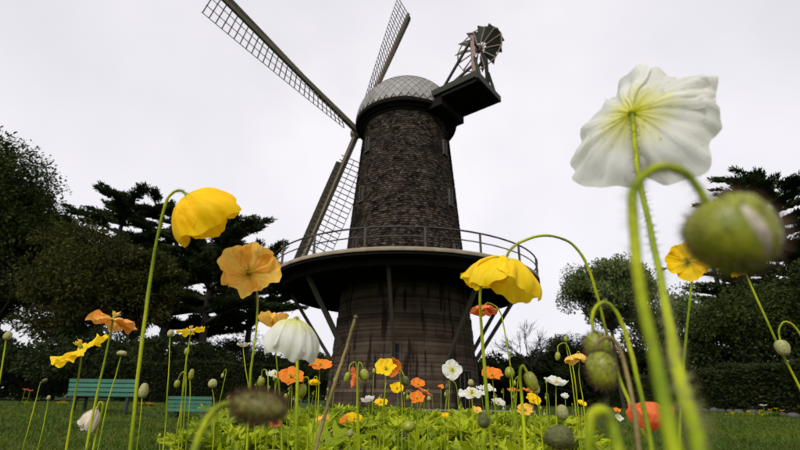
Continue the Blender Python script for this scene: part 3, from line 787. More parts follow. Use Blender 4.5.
hedge('clipped_hedge', 'long clipped hedge running along the lawn under the cypresses', (15.6, 13.5), (17.4, 44), 1.95, 1.3, 1, 60000)
hedge('clipped_hedge', 'low clipped hedge behind the benches beside the mill', (-17.5, 30), (-6.5, 31.5), 2.35, 1.2, 2, 30000)
hedge('clipped_hedge', 'short clipped hedge joining the long hedge to the mill side', (4.8, 44.5), (17.2, 45.3), 2.3, 1.2, 3, 22000)


# stones and low plants edging the border in front of the long hedge
for k in range(26):
    y = 14.2 + k * 0.62; x = 14.35 + 0.058 * (y - 13.5) + rng.normal(0, .05)
    V, F = sphere(9, 6); V = V * np.array([0.20, 0.27, 0.15]) * rng.uniform(0.75, 1.15) * (1 + 0.12 * np.sin(V[:, [1, 2, 0]] * 5 + k))
    o = mk('border_stone', V, F, M['stone'], loc=(x, y, float(ground_z(x, y)) + 0.07), attrs={'rnd': np.full(len(V), rng.random())})
    o.rotation_euler = (0, 0, rng.random() * 3)
    tag(o, 'rough grey stone edging the border in front of the long hedge', 'stone', 'stones edging the hedge border')


def little_flower(px, py, Yd, c, label, size=0.05, group=None):
    p = at(px, py, Yd); z0 = float(ground_z(p.x, Yd)); h = max(p.z - z0, 0.12)
    t = empty('border_flower', (p.x, Yd, z0)); tag(t, label, 'flower', group)
    m = MB(); m.tube([(0, 0, -0.02), (0.01, 0, h * .6), (0, 0, h)], 0.006, 5); m.build('stem', M['stem'], t, True)
    for q in range(5):
        a = q * 2 * math.pi / 5; d = np.array([math.cos(a), math.sin(a), 0.35]); s = np.array([-math.sin(a), math.cos(a), 0])
        V = np.array([[0, 0, h], d * size * .6 + s * size * .55 + UZ * h, d * size * 1.1 + UZ * (h + 0.01), d * size * .6 - s * size * .55 + UZ * h])
        mk('petal', V, np.array([[0, 1, 2, 3]]), M[c], t, {'u': [.5, 0, .5, 1], 'v': [0.2, .7, 1, .7], 'rnd': [.5] * 4})
    n = 26; P = rng.normal(0, .09, (n, 3)) * [1, 1, 0.3] + [0, 0, .05]; P[:, 2] = np.abs(P[:, 2])
    D = rng.normal(0, .6, (n, 3)) + [0, 0, .8]; D /= np.linalg.norm(D, axis=1)[:, None]
    V, F = leaf_cards(P, D, rng.uniform(.08, .16, n), rng.uniform(.02, .035, n)); mk('leaves', V, F, M['leaf'], t, {'rnd': np.repeat(rng.random(n) * .3, 4)}, False)


little_flower(763, 406, 19, 'white', 'small white border flower in front of the long hedge', 0.16)
for px, py in ((761, 411), (770, 410), (776, 409), (782, 411), (748, 412), (795, 409), (733, 414)):
    little_flower(px, py, 18.6, 'yellow', 'small yellow border flower in front of the long hedge', 0.09, 'yellow border flowers')
for px, py in ((25, 390), (30, 391), (62, 403), (58, 404), (140, 405), (148, 404), (152, 406)):
    little_flower(px, py, 19.5, 'orange', 'small orange border flower beyond the lawn near the benches', 0.11, 'orange border flowers')


# ------------------------------------------------------------------ benches, low fence
def bench(px0, px1, Yd, z0, label, rot=0.0, slats=4):
    a, b_ = at(px0, 392, Yd), at(px1, 392, Yd); L = (b_.x - a.x)
    t = empty('park_bench', ((a.x + b_.x) / 2, Yd, z0)); t.rotation_euler = (0, 0, rot); tag(t, label, 'bench')
    for k in range(slats):                       # back slats, back towards the poppies
        m = MB(); m.box([0, -0.02 * k, 0.47 + 0.118 * k], [L / 2, 0, 0], [0, 0.016, 0], [0, -0.004, 0.046], rng.random()); m.build('slat', M['bench'], t)
    for k in range(4):
        m = MB(); m.box([0, 0.10 + 0.125 * k, 0.43 - 0.004 * k], [L / 2, 0, 0], [0, 0.052, 0], [0, 0, 0.018], rng.random()); m.build('slat', M['bench'], t)
    for x in (-L / 2 + 0.22, L / 2 - 0.22):
        m = MB(); m.bar([x, 0.06, -0.02], [x, 0.045, 0.40], 0.035, 0.03); m.bar([x, 0.045, 0.40], [x, -0.055, 0.86], 0.03, 0.022)
        m.bar([x, 0.50, -0.02], [x, 0.47, 0.40], 0.035, 0.03); m.bar([x, 0.03, 0.385], [x, 0.52, 0.385], 0.03, 0.022); m.build('leg', M['bench_iron'], t)


bench(67, 137, 13.4, float(ground_z(-9.2, 13.4)), 'green slatted bench at the lawn edge behind the wilted white poppy', -0.06, 4)
bench(171, 213, 15.5, -0.42, 'green slatted bench in the dip before the dark low hedge', 0.10, 4)
bench(318, 346, 19.5, -0.99, 'green bench low against the mill base beside the brown bent stalk', 0.05)
bench(402, 456, 19.5, -0.99, 'green bench low against the mill base under the small orange poppies', -0.03)

p0, p1 = at(425, 410, 15), at(535, 410, 15); zf = float(ground_z(p0.x + 1, 15))
fence = empty('wire_fence', ((p0.x + p1.x) / 2, 15, zf)); tag(fence, 'low pale wire fence between the bed and the mill base', 'fence')
hl = (p1.x - p0.x) / 2; hf = p0.z - zf
for zz in (hf, hf * 0.45):
    m = MB(); m.bar([-hl, 0, zz], [hl, 0, zz], 0.008); m.build('rail', M['wire'], fence)
for k in range(23):
    x = -hl + 2 * hl * k / 22
    m = MB(); m.bar([x, 0.017, -0.05], [x, 0.017, hf + 0.03], 0.007); m.build('picket', M['wire'], fence)


# ------------------------------------------------------------------ poppies
def petal_mesh(r_, length, phi0, half, a0, a1, mati, nu=22, nv=16, ruffle=1.0, lift=0.0):
    """one crinkled petal: profile angle from a0 (base) to a1 (rim), measured from the flower axis (+Z)"""
    u = np.linspace(-1, 1, nu); v = np.linspace(0, 1, nv)
    ph = r_.uniform(0, 6.28, 12); fr = r_.uniform(0.55, 1.25, 6)
    U, Vv = np.meshgrid(u, v)
    vmax = 1 - 0.27 * np.abs(U) ** 2.7 + 0.05 * np.sin(2.6 * U + ph[8]) + min(1, ruffle) * (0.030 * np.sin(7 * U * fr[0] + ph[0]) + 0.022 * np.sin(13 * U * fr[1] + ph[1]) + 0.010 * np.sin(24 * U * fr[2] + ph[2]))
    S = Vv * vmax
    fine = np.linspace(0, 1.15, 80); al = a0 + (a1 - a0) * np.clip(fine, 0, 1.15) ** 0.9
    rr = np.concatenate([[0], np.cumsum(np.sin(al))[:-1]]) * (fine[1]); zz = np.concatenate([[0], np.cumsum(np.cos(al))[:-1]]) * (fine[1])
    r0 = np.interp(S, fine, rr); z0 = np.interp(S, fine, zz); aa = np.interp(S, fine, al)
    W = half * (0.78 + 0.22 * np.minimum(1, Vv * 1.7)) * (1 - 0.10 * np.maximum(0, Vv - 0.8) * 5 * 0.3)
    phi = phi0 + U * W
    amp = ruffle * (0.012 + 0.045 * Vv ** 2.2)
    off = amp * (np.sin(6.5 * U * fr[3] + ph[3] + 2.5 * Vv) * 1.0 + np.sin(14 * U * fr[4] + ph[4] - 3 * Vv + 1.5 * np.sin(3 * U + ph[9])) * 0.45 + np.sin(29 * U * fr[5] + ph[5]) * 0.25)
    off += ruffle * 0.018 * np.sin(11 * Vv + ph[6] + 3 * U) * Vv + 0.045 * np.sin(2.2 * U + ph[7]) * Vv ** 1.5 + lift * (0.3 + 0.7 * Vv)
    rr_ = r0 + off * np.cos(aa); zz_ = z0 - off * np.sin(aa)
    P = np.stack([rr_ * np.cos(phi), rr_ * np.sin(phi), zz_], -1).reshape(-1, 3) * length
    i = np.arange(nv - 1)[:, None] * nu; j = np.arange(nu - 1)[None]
    F = np.stack([i + j, i + j + 1, i + nu + j + 1, i + nu + j], -1).reshape(-1, 4)
    return mesh_data('petal', P, F, mati, {'u': (U.ravel() + phi0), 'v': S.ravel(), 'rnd': np.full(P.shape[0], .5)})


def frame_matrix(P, A, roll=0.0):
    x, y, z = basis(A)
    c, s = math.cos(roll), math.sin(roll); x, y = x * c + y * s, y * c - x * s
    return Matrix(((x[0], y[0], z[0], P[0]), (x[1], y[1], z[1], P[1]), (x[2], y[2], z[2], P[2]), (0, 0, 0, 1)))


def hairs(path, rad, n, ln, r_, w0=0.00018):
    """fine bristles standing off a stem"""
    P = np.asarray(path); m = len(P)
    k = r_.integers(0, m - 1, n); f = r_.random((n, 1)); Q = P[k] * (1 - f) + P[k + 1] * f
    T = P[k + 1] - P[k]; T /= np.linalg.norm(T, axis=1)[:, None] + 1e-12
    D = np.cross(T, r_.normal(size=(n, 3))); D /= np.linalg.norm(D, axis=1)[:, None] + 1e-9
    rd = np.asarray(rad)[k][:, None] if not np.isscalar(rad) else rad
    S = np.cross(D, T) * w0; L = (r_.uniform(.5, 1.1, n) * ln)[:, None]
    B = Q + D * rd * 0.9
    V = np.stack([B - S, B + S, B + D * L + T * L * 0.25 * r_.normal(0, 1, (n, 1))], 1).reshape(-1, 3)
    return V, np.arange(n)[:, None] * 3 + np.array([[0, 1, 2]])


def stem_path(pts, Yd, root=True):
    """pixels (x, y[, distance]) from the head down; carried on to the soil"""
    P = [np.array(at(p[0], p[1], p[2] if len(p) > 2 else Yd)) for p in pts]
    if root:
        d = P[-1] - P[-2]; e = P[-1].copy(); zb = bed_z(e[0], e[1]) - 0.01
        if e[2] > zb + 0.01:
            s = np.clip(d[:2] / max(1e-6, -d[2] if d[2] < 0 else 0.1), -0.35, 0.35) * 0.5
            dz = e[2] - zb; r_end = np.array([e[0] + s[0] * dz, e[1] + s[1] * dz, zb])
            full = np.linalg.norm(r_end - e); done, stp = 0.0, np.linalg.norm(d) * 1.3; u0 = d / (np.linalg.norm(d) + 1e-9)
            while done + stp * 1.6 < full:
                done += stp; stp *= 1.6; f = done / full
                P.append(e + (r_end - e) * f + (u0 - (r_end - e) / full) * min(done, 0.02) * (1 - f))
            P.append(r_end)
    return P


COUNT = {'n': 0}


def add_stem(t, P, org, rad, r_, material='stem', hairy=0, taper=0.75, hl=0.0040):
    path = spline([p - org for p in P], 7 if len(P) > 3 else 5)
    q_ = np.arange(len(path)); w_ = np.minimum(1, np.minimum(q_, len(path) - 1 - q_) / 6.0)[:, None]
    path = path + w_ * rad * 0.10 * (np.sin(q_[:, None] * 0.45 + r_.uniform(0, 6, 3)) + 0.6 * np.sin(q_[:, None] * 1.3 + r_.uniform(0, 6, 3)))
    rr = np.linspace(rad * taper, rad * 1.1, len(path)) * (1 + 0.06 * np.sin(q_ * 0.3 + r_.random() * 6) + 0.02 * r_.normal(size=len(path)))
    V, F = tube(path, rr, 9)
    st_ = mk('stem', V, F, M[material], t, {'rnd': np.clip(0.5 + 0.45 * np.sin(np.arange(len(V)) * 0.03 + r_.random() * 6), 0, 1)})
    if hairy:
        V, F = hairs(path, rr, hairy, hl, r_); tag(mk('hairs', V, F, M['hair'], st_, {'rnd': r_.random(len(V))}, False), kind='stuff')
    return path


def poppy(label, c, stem, Yd, dia, axis, a1=55, a0=86, ruffle=1.0, rad=0.0016, hairy=0, nu=22, nv=16, half=62, group=None, drops=0,
          stamens=True, smat='stem', length=None, layers=((0, 0.0), (180, 0.0), (90, -0.03), (270, -0.03)), roll=None, jit=7.0):
    """an open flower on its stem. dia: size across in photo pixels at distance Yd; a1: rim angle from axis (small = closed cup)"""
    COUNT['n'] += 1; r_ = np.random.default_rng(1000 + COUNT['n'])
    P = stem_path(stem, Yd); org = P[-1].copy()
    t = empty('poppy', org); tag(t, label, 'poppy', group)
    path = add_stem(t, P, org, rad, r_, smat, hairy)
    A = np.array([axis[0], -axis[2], axis[1]], float); A /= np.linalg.norm(A)
    al = np.linspace(R(a0), R(a1), 20); rimr = np.sin(al).mean()
    size = dia * Yd * 1.02 / FPX; length = size / 2 / max(rimr, 0.3) if length is None else length * Yd * 1.02 / FPX
    hm = frame_matrix(P[0] - org, A, r_.uniform(0, 6) if roll is None else roll)
    fl = bpy.data.objects.new('flower_head', None); fl.empty_display_size = 0.01; col.objects.link(fl); fl.parent = t; fl.matrix_local = hm
    # receptacle
    V, F = sphere(9, 6); V = V * [rad * 1.5, rad * 1.5, rad * 1.8]
    mk('receptacle', V, F, M[smat], fl, {'rnd': np.full(len(V), .4)})
    for k, (ph, lf) in enumerate(layers):
        me = petal_mesh(r_, length * r_.uniform(0.92, 1.05), R(ph + r_.normal(0, 7)), R(half * r_.uniform(.92, 1.06)), R(a0 + r_.normal(0, 3)), R(a1 + r_.normal(0, jit)), M[c], nu, nv, ruffle, lf)
        o = link('petal', me, fl)
        if drops and k < 4:
            co = np.empty(len(me.vertices) * 3, np.float32); me.vertices.foreach_get('co', co); co = co.reshape(-1, 3)
            nr = np.empty(len(me.vertices) * 3, np.float32); me.vertices.foreach_get('normal', nr); nr = nr.reshape(-1, 3)
            m = MB(); SV, SF = sphere(8, 6)
            out_s = np.sign((nr * (co - np.array([0, 0, length * 0.55]))).sum(1)).mean() or 1
            for q in r_.integers(nu * 3, len(co), drops):
                s = r_.uniform(.3, 1.0) ** 3 * 0.0012 + 0.0003
                m.add(SV * s * [1, 1, .9] + co[q] + nr[q] * out_s * s * 0.55, SF)
            tag(m.build('water_droplets', M['water'], fl, True), kind='stuff')
    if stamens:
        m = MB(); n = 46 if nu > 18 else 22
        for q in range(n):
            a = r_.uniform(0, 6.28); tl = r_.uniform(.18, .45); d = np.array([math.cos(a) * tl, math.sin(a) * tl, 1.0]) * length * r_.uniform(.22, .36)
            m.tube([d * 0.05, d * 0.6 + [0, 0, .0], d], length * 0.006, 3)
            SV, SF = sphere(5, 4); m.add(SV * length * np.array([.018, .018, .030]) + d, SF)
        tag(m.build('stamens', M['anther'], fl, True), kind='stuff')
        V, F = sphere(10, 7); V = V * np.array([.075, .075, .12]) * length + [0, 0, .11 * length]; V[:, 2] = np.minimum(V[:, 2], .2 * length)
        mk('pistil', V, F, M['pistil'], fl, {'rnd': np.full(len(V), .5)})
    return t


def bud(label, stem, Yd, ln, wd, axis, material='bud', hair=120, hairlen=0.003, rad=0.0014, hairy=0, group=None, slit=None, drops=(), smat='stem', taper=0.75, hmat='hair_brown', hw=0.00020, cat='poppy bud', roll=None):
    """bud (ln x wd photo pixels) at the end of its stem; axis: from the neck to the tip"""
    COUNT['n'] += 1; r_ = np.random.default_rng(1000 + COUNT['n'])
    P = stem_path(stem, Yd); org = P[-1].copy()
    t = empty('poppy_bud', org); tag(t, label, cat, group)
    add_stem(t, P, org, rad, r_, smat, hairy, taper)
    A = np.array([axis[0], -axis[2], axis[1]], float); A /= np.linalg.norm(A)
    Y0 = stem[0][2] if len(stem[0]) > 2 else Yd
    l2, w2 = ln * Y0 * 1.02 / FPX / 2, wd * Y0 * 1.02 / FPX / 2
    hd = bpy.data.objects.new('bud_head', None); hd.empty_display_size = 0.01; col.objects.link(hd); hd.parent = t
    hd.matrix_local = frame_matrix(P[0] - org, A, r_.uniform(0, 6) if roll is None else roll)
    nA, nB = 20, 15
    for half in (0, 1):                           # two sepals with a seam between them
        V = []
        for q in range(nB):
            th = math.pi * q / (nB - 1)
            for s in range(nA // 2 + 1):
                b_ = math.pi * (s / (nA / 2)) + half * math.pi
                seam = 0.11 * math.exp(-((s if s < nA / 4 else nA / 2 - s) / 0.8) ** 2)
                rr = math.sin(th) ** 0.82 * (1 - seam) * (1 + 0.10 * math.cos(th)) * (1 + .015 * r_.normal())
                V.append([w2 * rr * math.cos(b_), w2 * rr * math.sin(b_), l2 * (1 - math.cos(th))])
        n_ = nA // 2 + 1; i = np.arange(nB - 1)[:, None] * n_; j = np.arange(n_ - 1)[None]
        F = np.stack([i + j, i + n_ + j, i + n_ + j + 1, i + j + 1], -1).reshape(-1, 4)
        mk('sepal', np.array(V), F, M[material], hd, {'rnd': np.clip(.5 + r_.normal(0, .18, len(V)), 0, 1)})
    if slit:                                      # petals showing through the opening seam
        V, F = sphere(12, 9); V = V * [w2 * .98, w2 * .34, l2 * .93] + [0, 0, l2 * 1.04]; V[:, 0] *= 1.06
        mk('petal', V, F, M[slit], hd, {'u': V[:, 0] * 60, 'v': np.full(len(V), .8), 'rnd': np.full(len(V), .5)})
    if hair:
        th = np.arccos(r_.uniform(-1, 1, hair)); b_ = r_.uniform(0, 6.28, hair); rr = np.sin(th) ** .82
        N = np.stack([rr * np.cos(b_) , rr * np.sin(b_), -np.cos(th) * w2 / l2], -1); B = np.stack([w2 * rr * np.cos(b_), w2 * rr * np.sin(b_), l2 * (1 - np.cos(th))], -1)
        D = N + r_.normal(0, .25, (hair, 3)); D /= np.linalg.norm(D, axis=1)[:, None]
        S = np.cross(D, r_.normal(size=(hair, 3))); S /= np.linalg.norm(S, axis=1)[:, None]
        L = r_.uniform(.5, 1.1, (hair, 1)) * hairlen
        V = np.stack([B - S * hw, B + S * hw, B + D * L], 1).reshape(-1, 3)
        tag(mk('hairs', V, np.arange(hair)[:, None] * 3 + np.array([[0, 1, 2]]), M[hmat], hd, {'rnd': r_.random(len(V))}, False), kind='stuff')
    for (dpx, dpy, dr) in drops:
        V, F = sphere(14, 10); s = dr * Y0 / FPX; p = np.array(at(dpx, dpy, Y0 - 0.002)) - org
        mk('water_droplet', V * s, F, M['water'], t, loc=p)
    return t


HI = dict(nu=40, nv=28)
# --- the large near ones
poppy('large golden yellow poppy nodding sideways from an arched stem', 'yellow',
      [(187, 195), (181, 190.5), (173, 193), (165, 205), (155, 250), (146, 310), (138, 375), (130, 450)], 0.52, 60, (0.60, -0.62, -0.50), -4, 94, 0.7, 0.0019, 900, half=78, roll=0.4, length=66, jit=12, **HI)
poppy('apricot yellow poppy facing out with dark centre, upright on a thin stem', 'gold',
      [(249, 274), (257, 292, 0.64), (256, 330), (251, 370), (249, 400), (247, 450)], 0.62, 58, (0.12, 0.22, 0.93), 40, 90, 1.9, 0.0016, 500, half=74, jit=16, **HI)
poppy('orange yellow poppy opening upwards just behind the large white nodding one', 'gold',
      [(272, 327), (275, 345), (280, 400), (282, 450)], 0.72, 28, (0.05, 0.9, 0.25), 14, 80, 1.6, 0.0015, 100, **HI)
poppy('large white poppy hanging like a bell with greenish top', 'white',
      [(296, 319), (297, 322, 0.492), (297, 345, 0.485), (297, 400, 0.48), (296, 450, 0.48)], 0.50, 58, (-0.16, -0.96, -0.10), -14, 88, 0.8, length=52, rad=0.0017, hairy=700, half=74, drops=10, **HI)
poppy('ragged yellow poppy tilted on its side over the green bench end', 'lemon',
      [(82, 349), (78, 380), (72, 412), (66, 450)], 0.62, 50, (-0.35, 0.62, 0.30), 86, 92, 2.0, 0.0014, 200, half=44, layers=((0, 0), (180, 0), (95, -.04), (265, -.04), (140, .03)), **HI)
poppy('peach orange poppy with drooping petals beside the ragged yellow one', 'apricot',
      [(113, 320), (107, 350), (99, 385), (88, 440), (86, 450)], 0.58, 44, (0.05, 0.80, -0.2), 112, 80, 1.8, 0.0015, 250, half=64, **HI)
poppy('withered cream poppy with closed petals low over the lawn', 'cream',
      [(97, 408), (100, 402), (103, 406), (98, 425), (93, 450)], 0.72, 15, (-0.25, -0.9, 0.2), -12, 60, 1.2, 0.0015, 120, half=70, **HI)
poppy('flat little yellow poppy seen edge-on above the low hedge', 'yellow',
      [(191, 331), (188, 350), (183, 385), (181, 420)], 0.78, 27, (-0.2, 0.92, 0.0), 92, 88, 1.6, 0.0012, 100, half=40, nu=26, nv=18)
poppy('large lemon yellow poppy bowed over like an umbrella before the gallery', 'lemon',
      [(506, 259), (510, 250.5), (521, 242), (545, 235.5), (569, 242), (586, 263), (597, 295), (607, 335), (622, 385), (640, 425, 0.46), (652, 450, 0.45)], 0.50, 74, (-0.24, -0.93, -0.12), 0, 92, 1.1, 0.0018, 900, half=74, roll=1.0, length=54, jit=14, **HI)
poppy('second yellow poppy tucked behind the umbrella-shaped one on a straight thick stem', 'yellow',
      [(481, 285), (480, 300), (483, 350), (487, 400), (492, 450)], 0.56, 40, (0.1, 0.9, -0.2), 60, 86, 1.1, 0.0022, 500, nu=30, nv=20)
poppy('coral pink poppy hanging just below the umbrella-shaped yellow poppy', 'coral',
      [(484, 306), (489, 303), (500, 312), (507, 345), (513, 385), (518, 430)], 0.72, 27, (-0.1, -0.9, 0.15), 45, 90, 1.2, 0.0012, 150, nu=28, nv=20)
poppy('huge white dewy poppy turned skyward above the hanging blurred bud', 'white',
      [(632, 113), (634, 130, 0.293), (637, 168, 0.28), (649, 220, 0.25), (664, 300, 0.19), (681, 380, 0.14), (698, 450, 0.115)], 0.30, 124, (0.80, -0.16, -0.58), 34, 92, 1.3, 0.0019, 1200, half=62, drops=45, roll=2.6, length=104, jit=18, **HI)
poppy('yellow poppy half hidden behind the huge hanging bud', 'yellow',
      [(688, 262), (692, 272), (690, 300), (684, 360), (680, 450)], 0.50, 44, (-0.5, 0.1, 0.5), 65, 88, 1.2, 0.0014, 100, **HI)
poppy('large coral poppy low behind the thick leaning stems', 'coral',
      [(650, 430), (650, 440), (652, 450)], 0.42, 42, (-0.05, 0.92, 0.2), 10, 84, 1.0, 0.0017, 60, half=70, **HI)

# --- the large near buds
bud('huge round hairy bud hanging from a hooked stem, pale petals showing in its seam',
    [(706, 203, 0.126), (697, 186, 0.126), (683, 172, 0.126), (664, 167, 0.126), (645, 174, 0.126), (634, 192, 0.126), (633, 225, 0.126), (641, 290, 0.124), (657, 370, 0.12), (675, 450, 0.115)],
    0.126, 82, 84, (0.38, -0.90, 0.1), 'bud', 1100, 0.0036, 0.00165, 500, roll=0.5, slit='cream', drops=((767, 250, 7), (683, 256, 6), (688, 271, 8), (683, 238, 4), (760, 262, 3)), hw=0.00014)
bud('fat brown bristly bud lying sideways low among the leaves',
    [(233, 403, 0.21), (222, 405, 0.21), (209, 417, 0.205), (200, 435, 0.20), (194, 450, 0.195)], 0.21, 50, 26, (0.97, -0.12, 0.1), 'bud_brown', 1300, 0.0040, 0.0015, 300, hw=0.00020, smat='stem', drops=((262, 398, 2.5), (250, 393, 2), (240, 393, 1.6)))
bud('upper hairy green bud of the close hanging pair',
    [(594, 333, 0.31), (592, 318, 0.31), (597, 306, 0.31), (607, 303, 0.31), (618, 315, 0.31), (629, 345, 0.31), (641, 395, 0.30), (652, 450, 0.29)], 0.31, 28, 25, (0.12, -0.98, 0.1), 'bud', 1000, 0.0036, 0.0015, 400, drops=((588, 352, 1.6), (590, 345, 1.2)))
bud('lower round bud of the close hanging pair on a brown hooked stem',
    [(597, 352, 0.295), (598, 343, 0.293), (606, 337, 0.29), (616, 343, 0.29), (625, 366, 0.29), (634, 410, 0.285), (639, 450, 0.28)], 0.295, 34, 26, (0.05, -0.98, 0.15), 'bud', 900, 0.0032, 0.0015, 400, smat='stem_brown', drops=((588, 372, 1.7), (592, 378, 1.5), (611, 372, 1.5), (609, 379, 1.6)))
bud('dark plump bud lying low on the leaves below the white cup poppy',
    [(573, 438, 0.36), (580, 438, 0.36), (592, 442, 0.36), (600, 450, 0.36)], 0.36, 26, 20, (-0.98, 0.02, 0.1), 'bud_dark', 300, 0.0028, 0.0014, 80)
bud('bud hidden below leaves under a pale green hooked stem',
    [(590, 462, 0.16), (589, 440, 0.16), (592, 418, 0.16), (602, 410, 0.16), (611, 420, 0.16), (617, 445, 0.158), (622, 470, 0.155)], 0.16, 30, 26, (-0.05, -0.98, 0.1), 'bud', 200, 0.003, 0.0020, 400)
bud('drooping oval bud beside a thick upright stalk near the white cup poppy',
    [(527, 372, 0.56), (523, 366, 0.56), (520, 372, 0.56), (522, 400, 0.56), (525, 450, 0.55)], 0.56, 18, 11, (0.35, -0.93, 0.1), 'bud', 220, 0.003, 0.0020, 250)
bud('dark seed head on a thick short stalk among the leaves',
    [(484, 428, 0.40), (484, 436, 0.40), (483, 450, 0.40)], 0.40, 12, 11, (0.0, 0.98, 0.1), 'bud_dark', 120, 0.002, 0.0028, 60, cat='seed head')
bud('bent brownish headless stalk leaning before the mill base',
    [(355, 319, 0.50), (350, 336, 0.50), (345, 352, 0.50), (336, 380, 0.50), (328, 404, 0.50), (316, 450, 0.49)], 0.50, 4.0, 4.4, (0.3, 0.9, 0), 'bud_dark', 0, 0.002, 0.0021, 350, smat='stem_brown', cat='stalk')
bud('small round bud on a thin hook beside the crossing slanted stem',
    [(780, 340, 0.55), (779, 330, 0.55), (784, 322, 0.55), (793, 325, 0.55), (803, 340, 0.55), (815, 372, 0.55)], 0.55, 15, 12, (-0.05, -0.98, 0.1), 'bud_pale', 120, 0.0025, 0.0012, 120)
poppy('yellow poppy on the slanted stem behind the huge bud', 'yellow',
      [(745, 272), (752, 288), (763, 312), (778, 345), (800, 388), (812, 415)], 0.56, 24, (-0.3, 0.7, -0.3), 50, 88, 1.0, 0.0015, 120)
bud('small tan bud upright on a stalk at the open lawn side', [(6, 340), (3, 360), (-4, 400)], 0.70, 8, 7, (0.1, 0.98, 0), 'bud_pale', 60, 0.002, 0.0012, 120)
bud('flattened pod on a slanting stalk behind the peach orange poppy', [(121, 356), (115, 378), (107, 405), (100, 440)], 0.80, 5, 9, (0.1, 0.98, 0), 'bud_pale', 40, 0.002, 0.0012, 120, cat='seed head')
bud('pinkish shaggy bud beside the thick arched stem at bench height', [(142, 398), (141, 412), (138, 440)], 0.95, 13, 8, (0.0, 0.98, 0), 'cream' if False else 'bud_pale', 90, 0.003, 0.0012, 60)
bud('tall straight stalk with tan bud above the second bench', [(170, 337), (169, 365), (167, 400), (166, 420)], 0.85, 7, 6, (0.0, 0.98, 0), 'bud_pale', 60, 0.002, 0.0012, 150)
bud('round pale bud over the second bench', [(212, 388), (214, 400), (214, 425)], 0.90, 8, 8, (0.0, 0.98, 0), 'bud_pale', 60, 0.002, 0.0012, 80)
bud('tiny nodding bud on a curled stem next to the edge-on yellow poppy', [(178, 380), (180, 375), (184, 372), (186, 380), (184, 420)], 0.85, 7, 5, (-0.1, -0.98, 0), 'bud', 50, 0.002, 0.001, 60)
bud('slim bud on a stalk crossing the edge-on yellow poppy stem', [(186, 355), (186, 372), (182, 400), (178, 425)], 0.80, 7, 4.5, (0.05, 0.98, 0), 'bud', 50, 0.002, 0.001, 60)
bud('narrow bud standing beside the round pale bud stalk', [(190, 380), (190, 395), (188, 425)], 0.82, 10, 5, (0.05, 0.98, 0), 'bud', 50, 0.002, 0.001, 60)

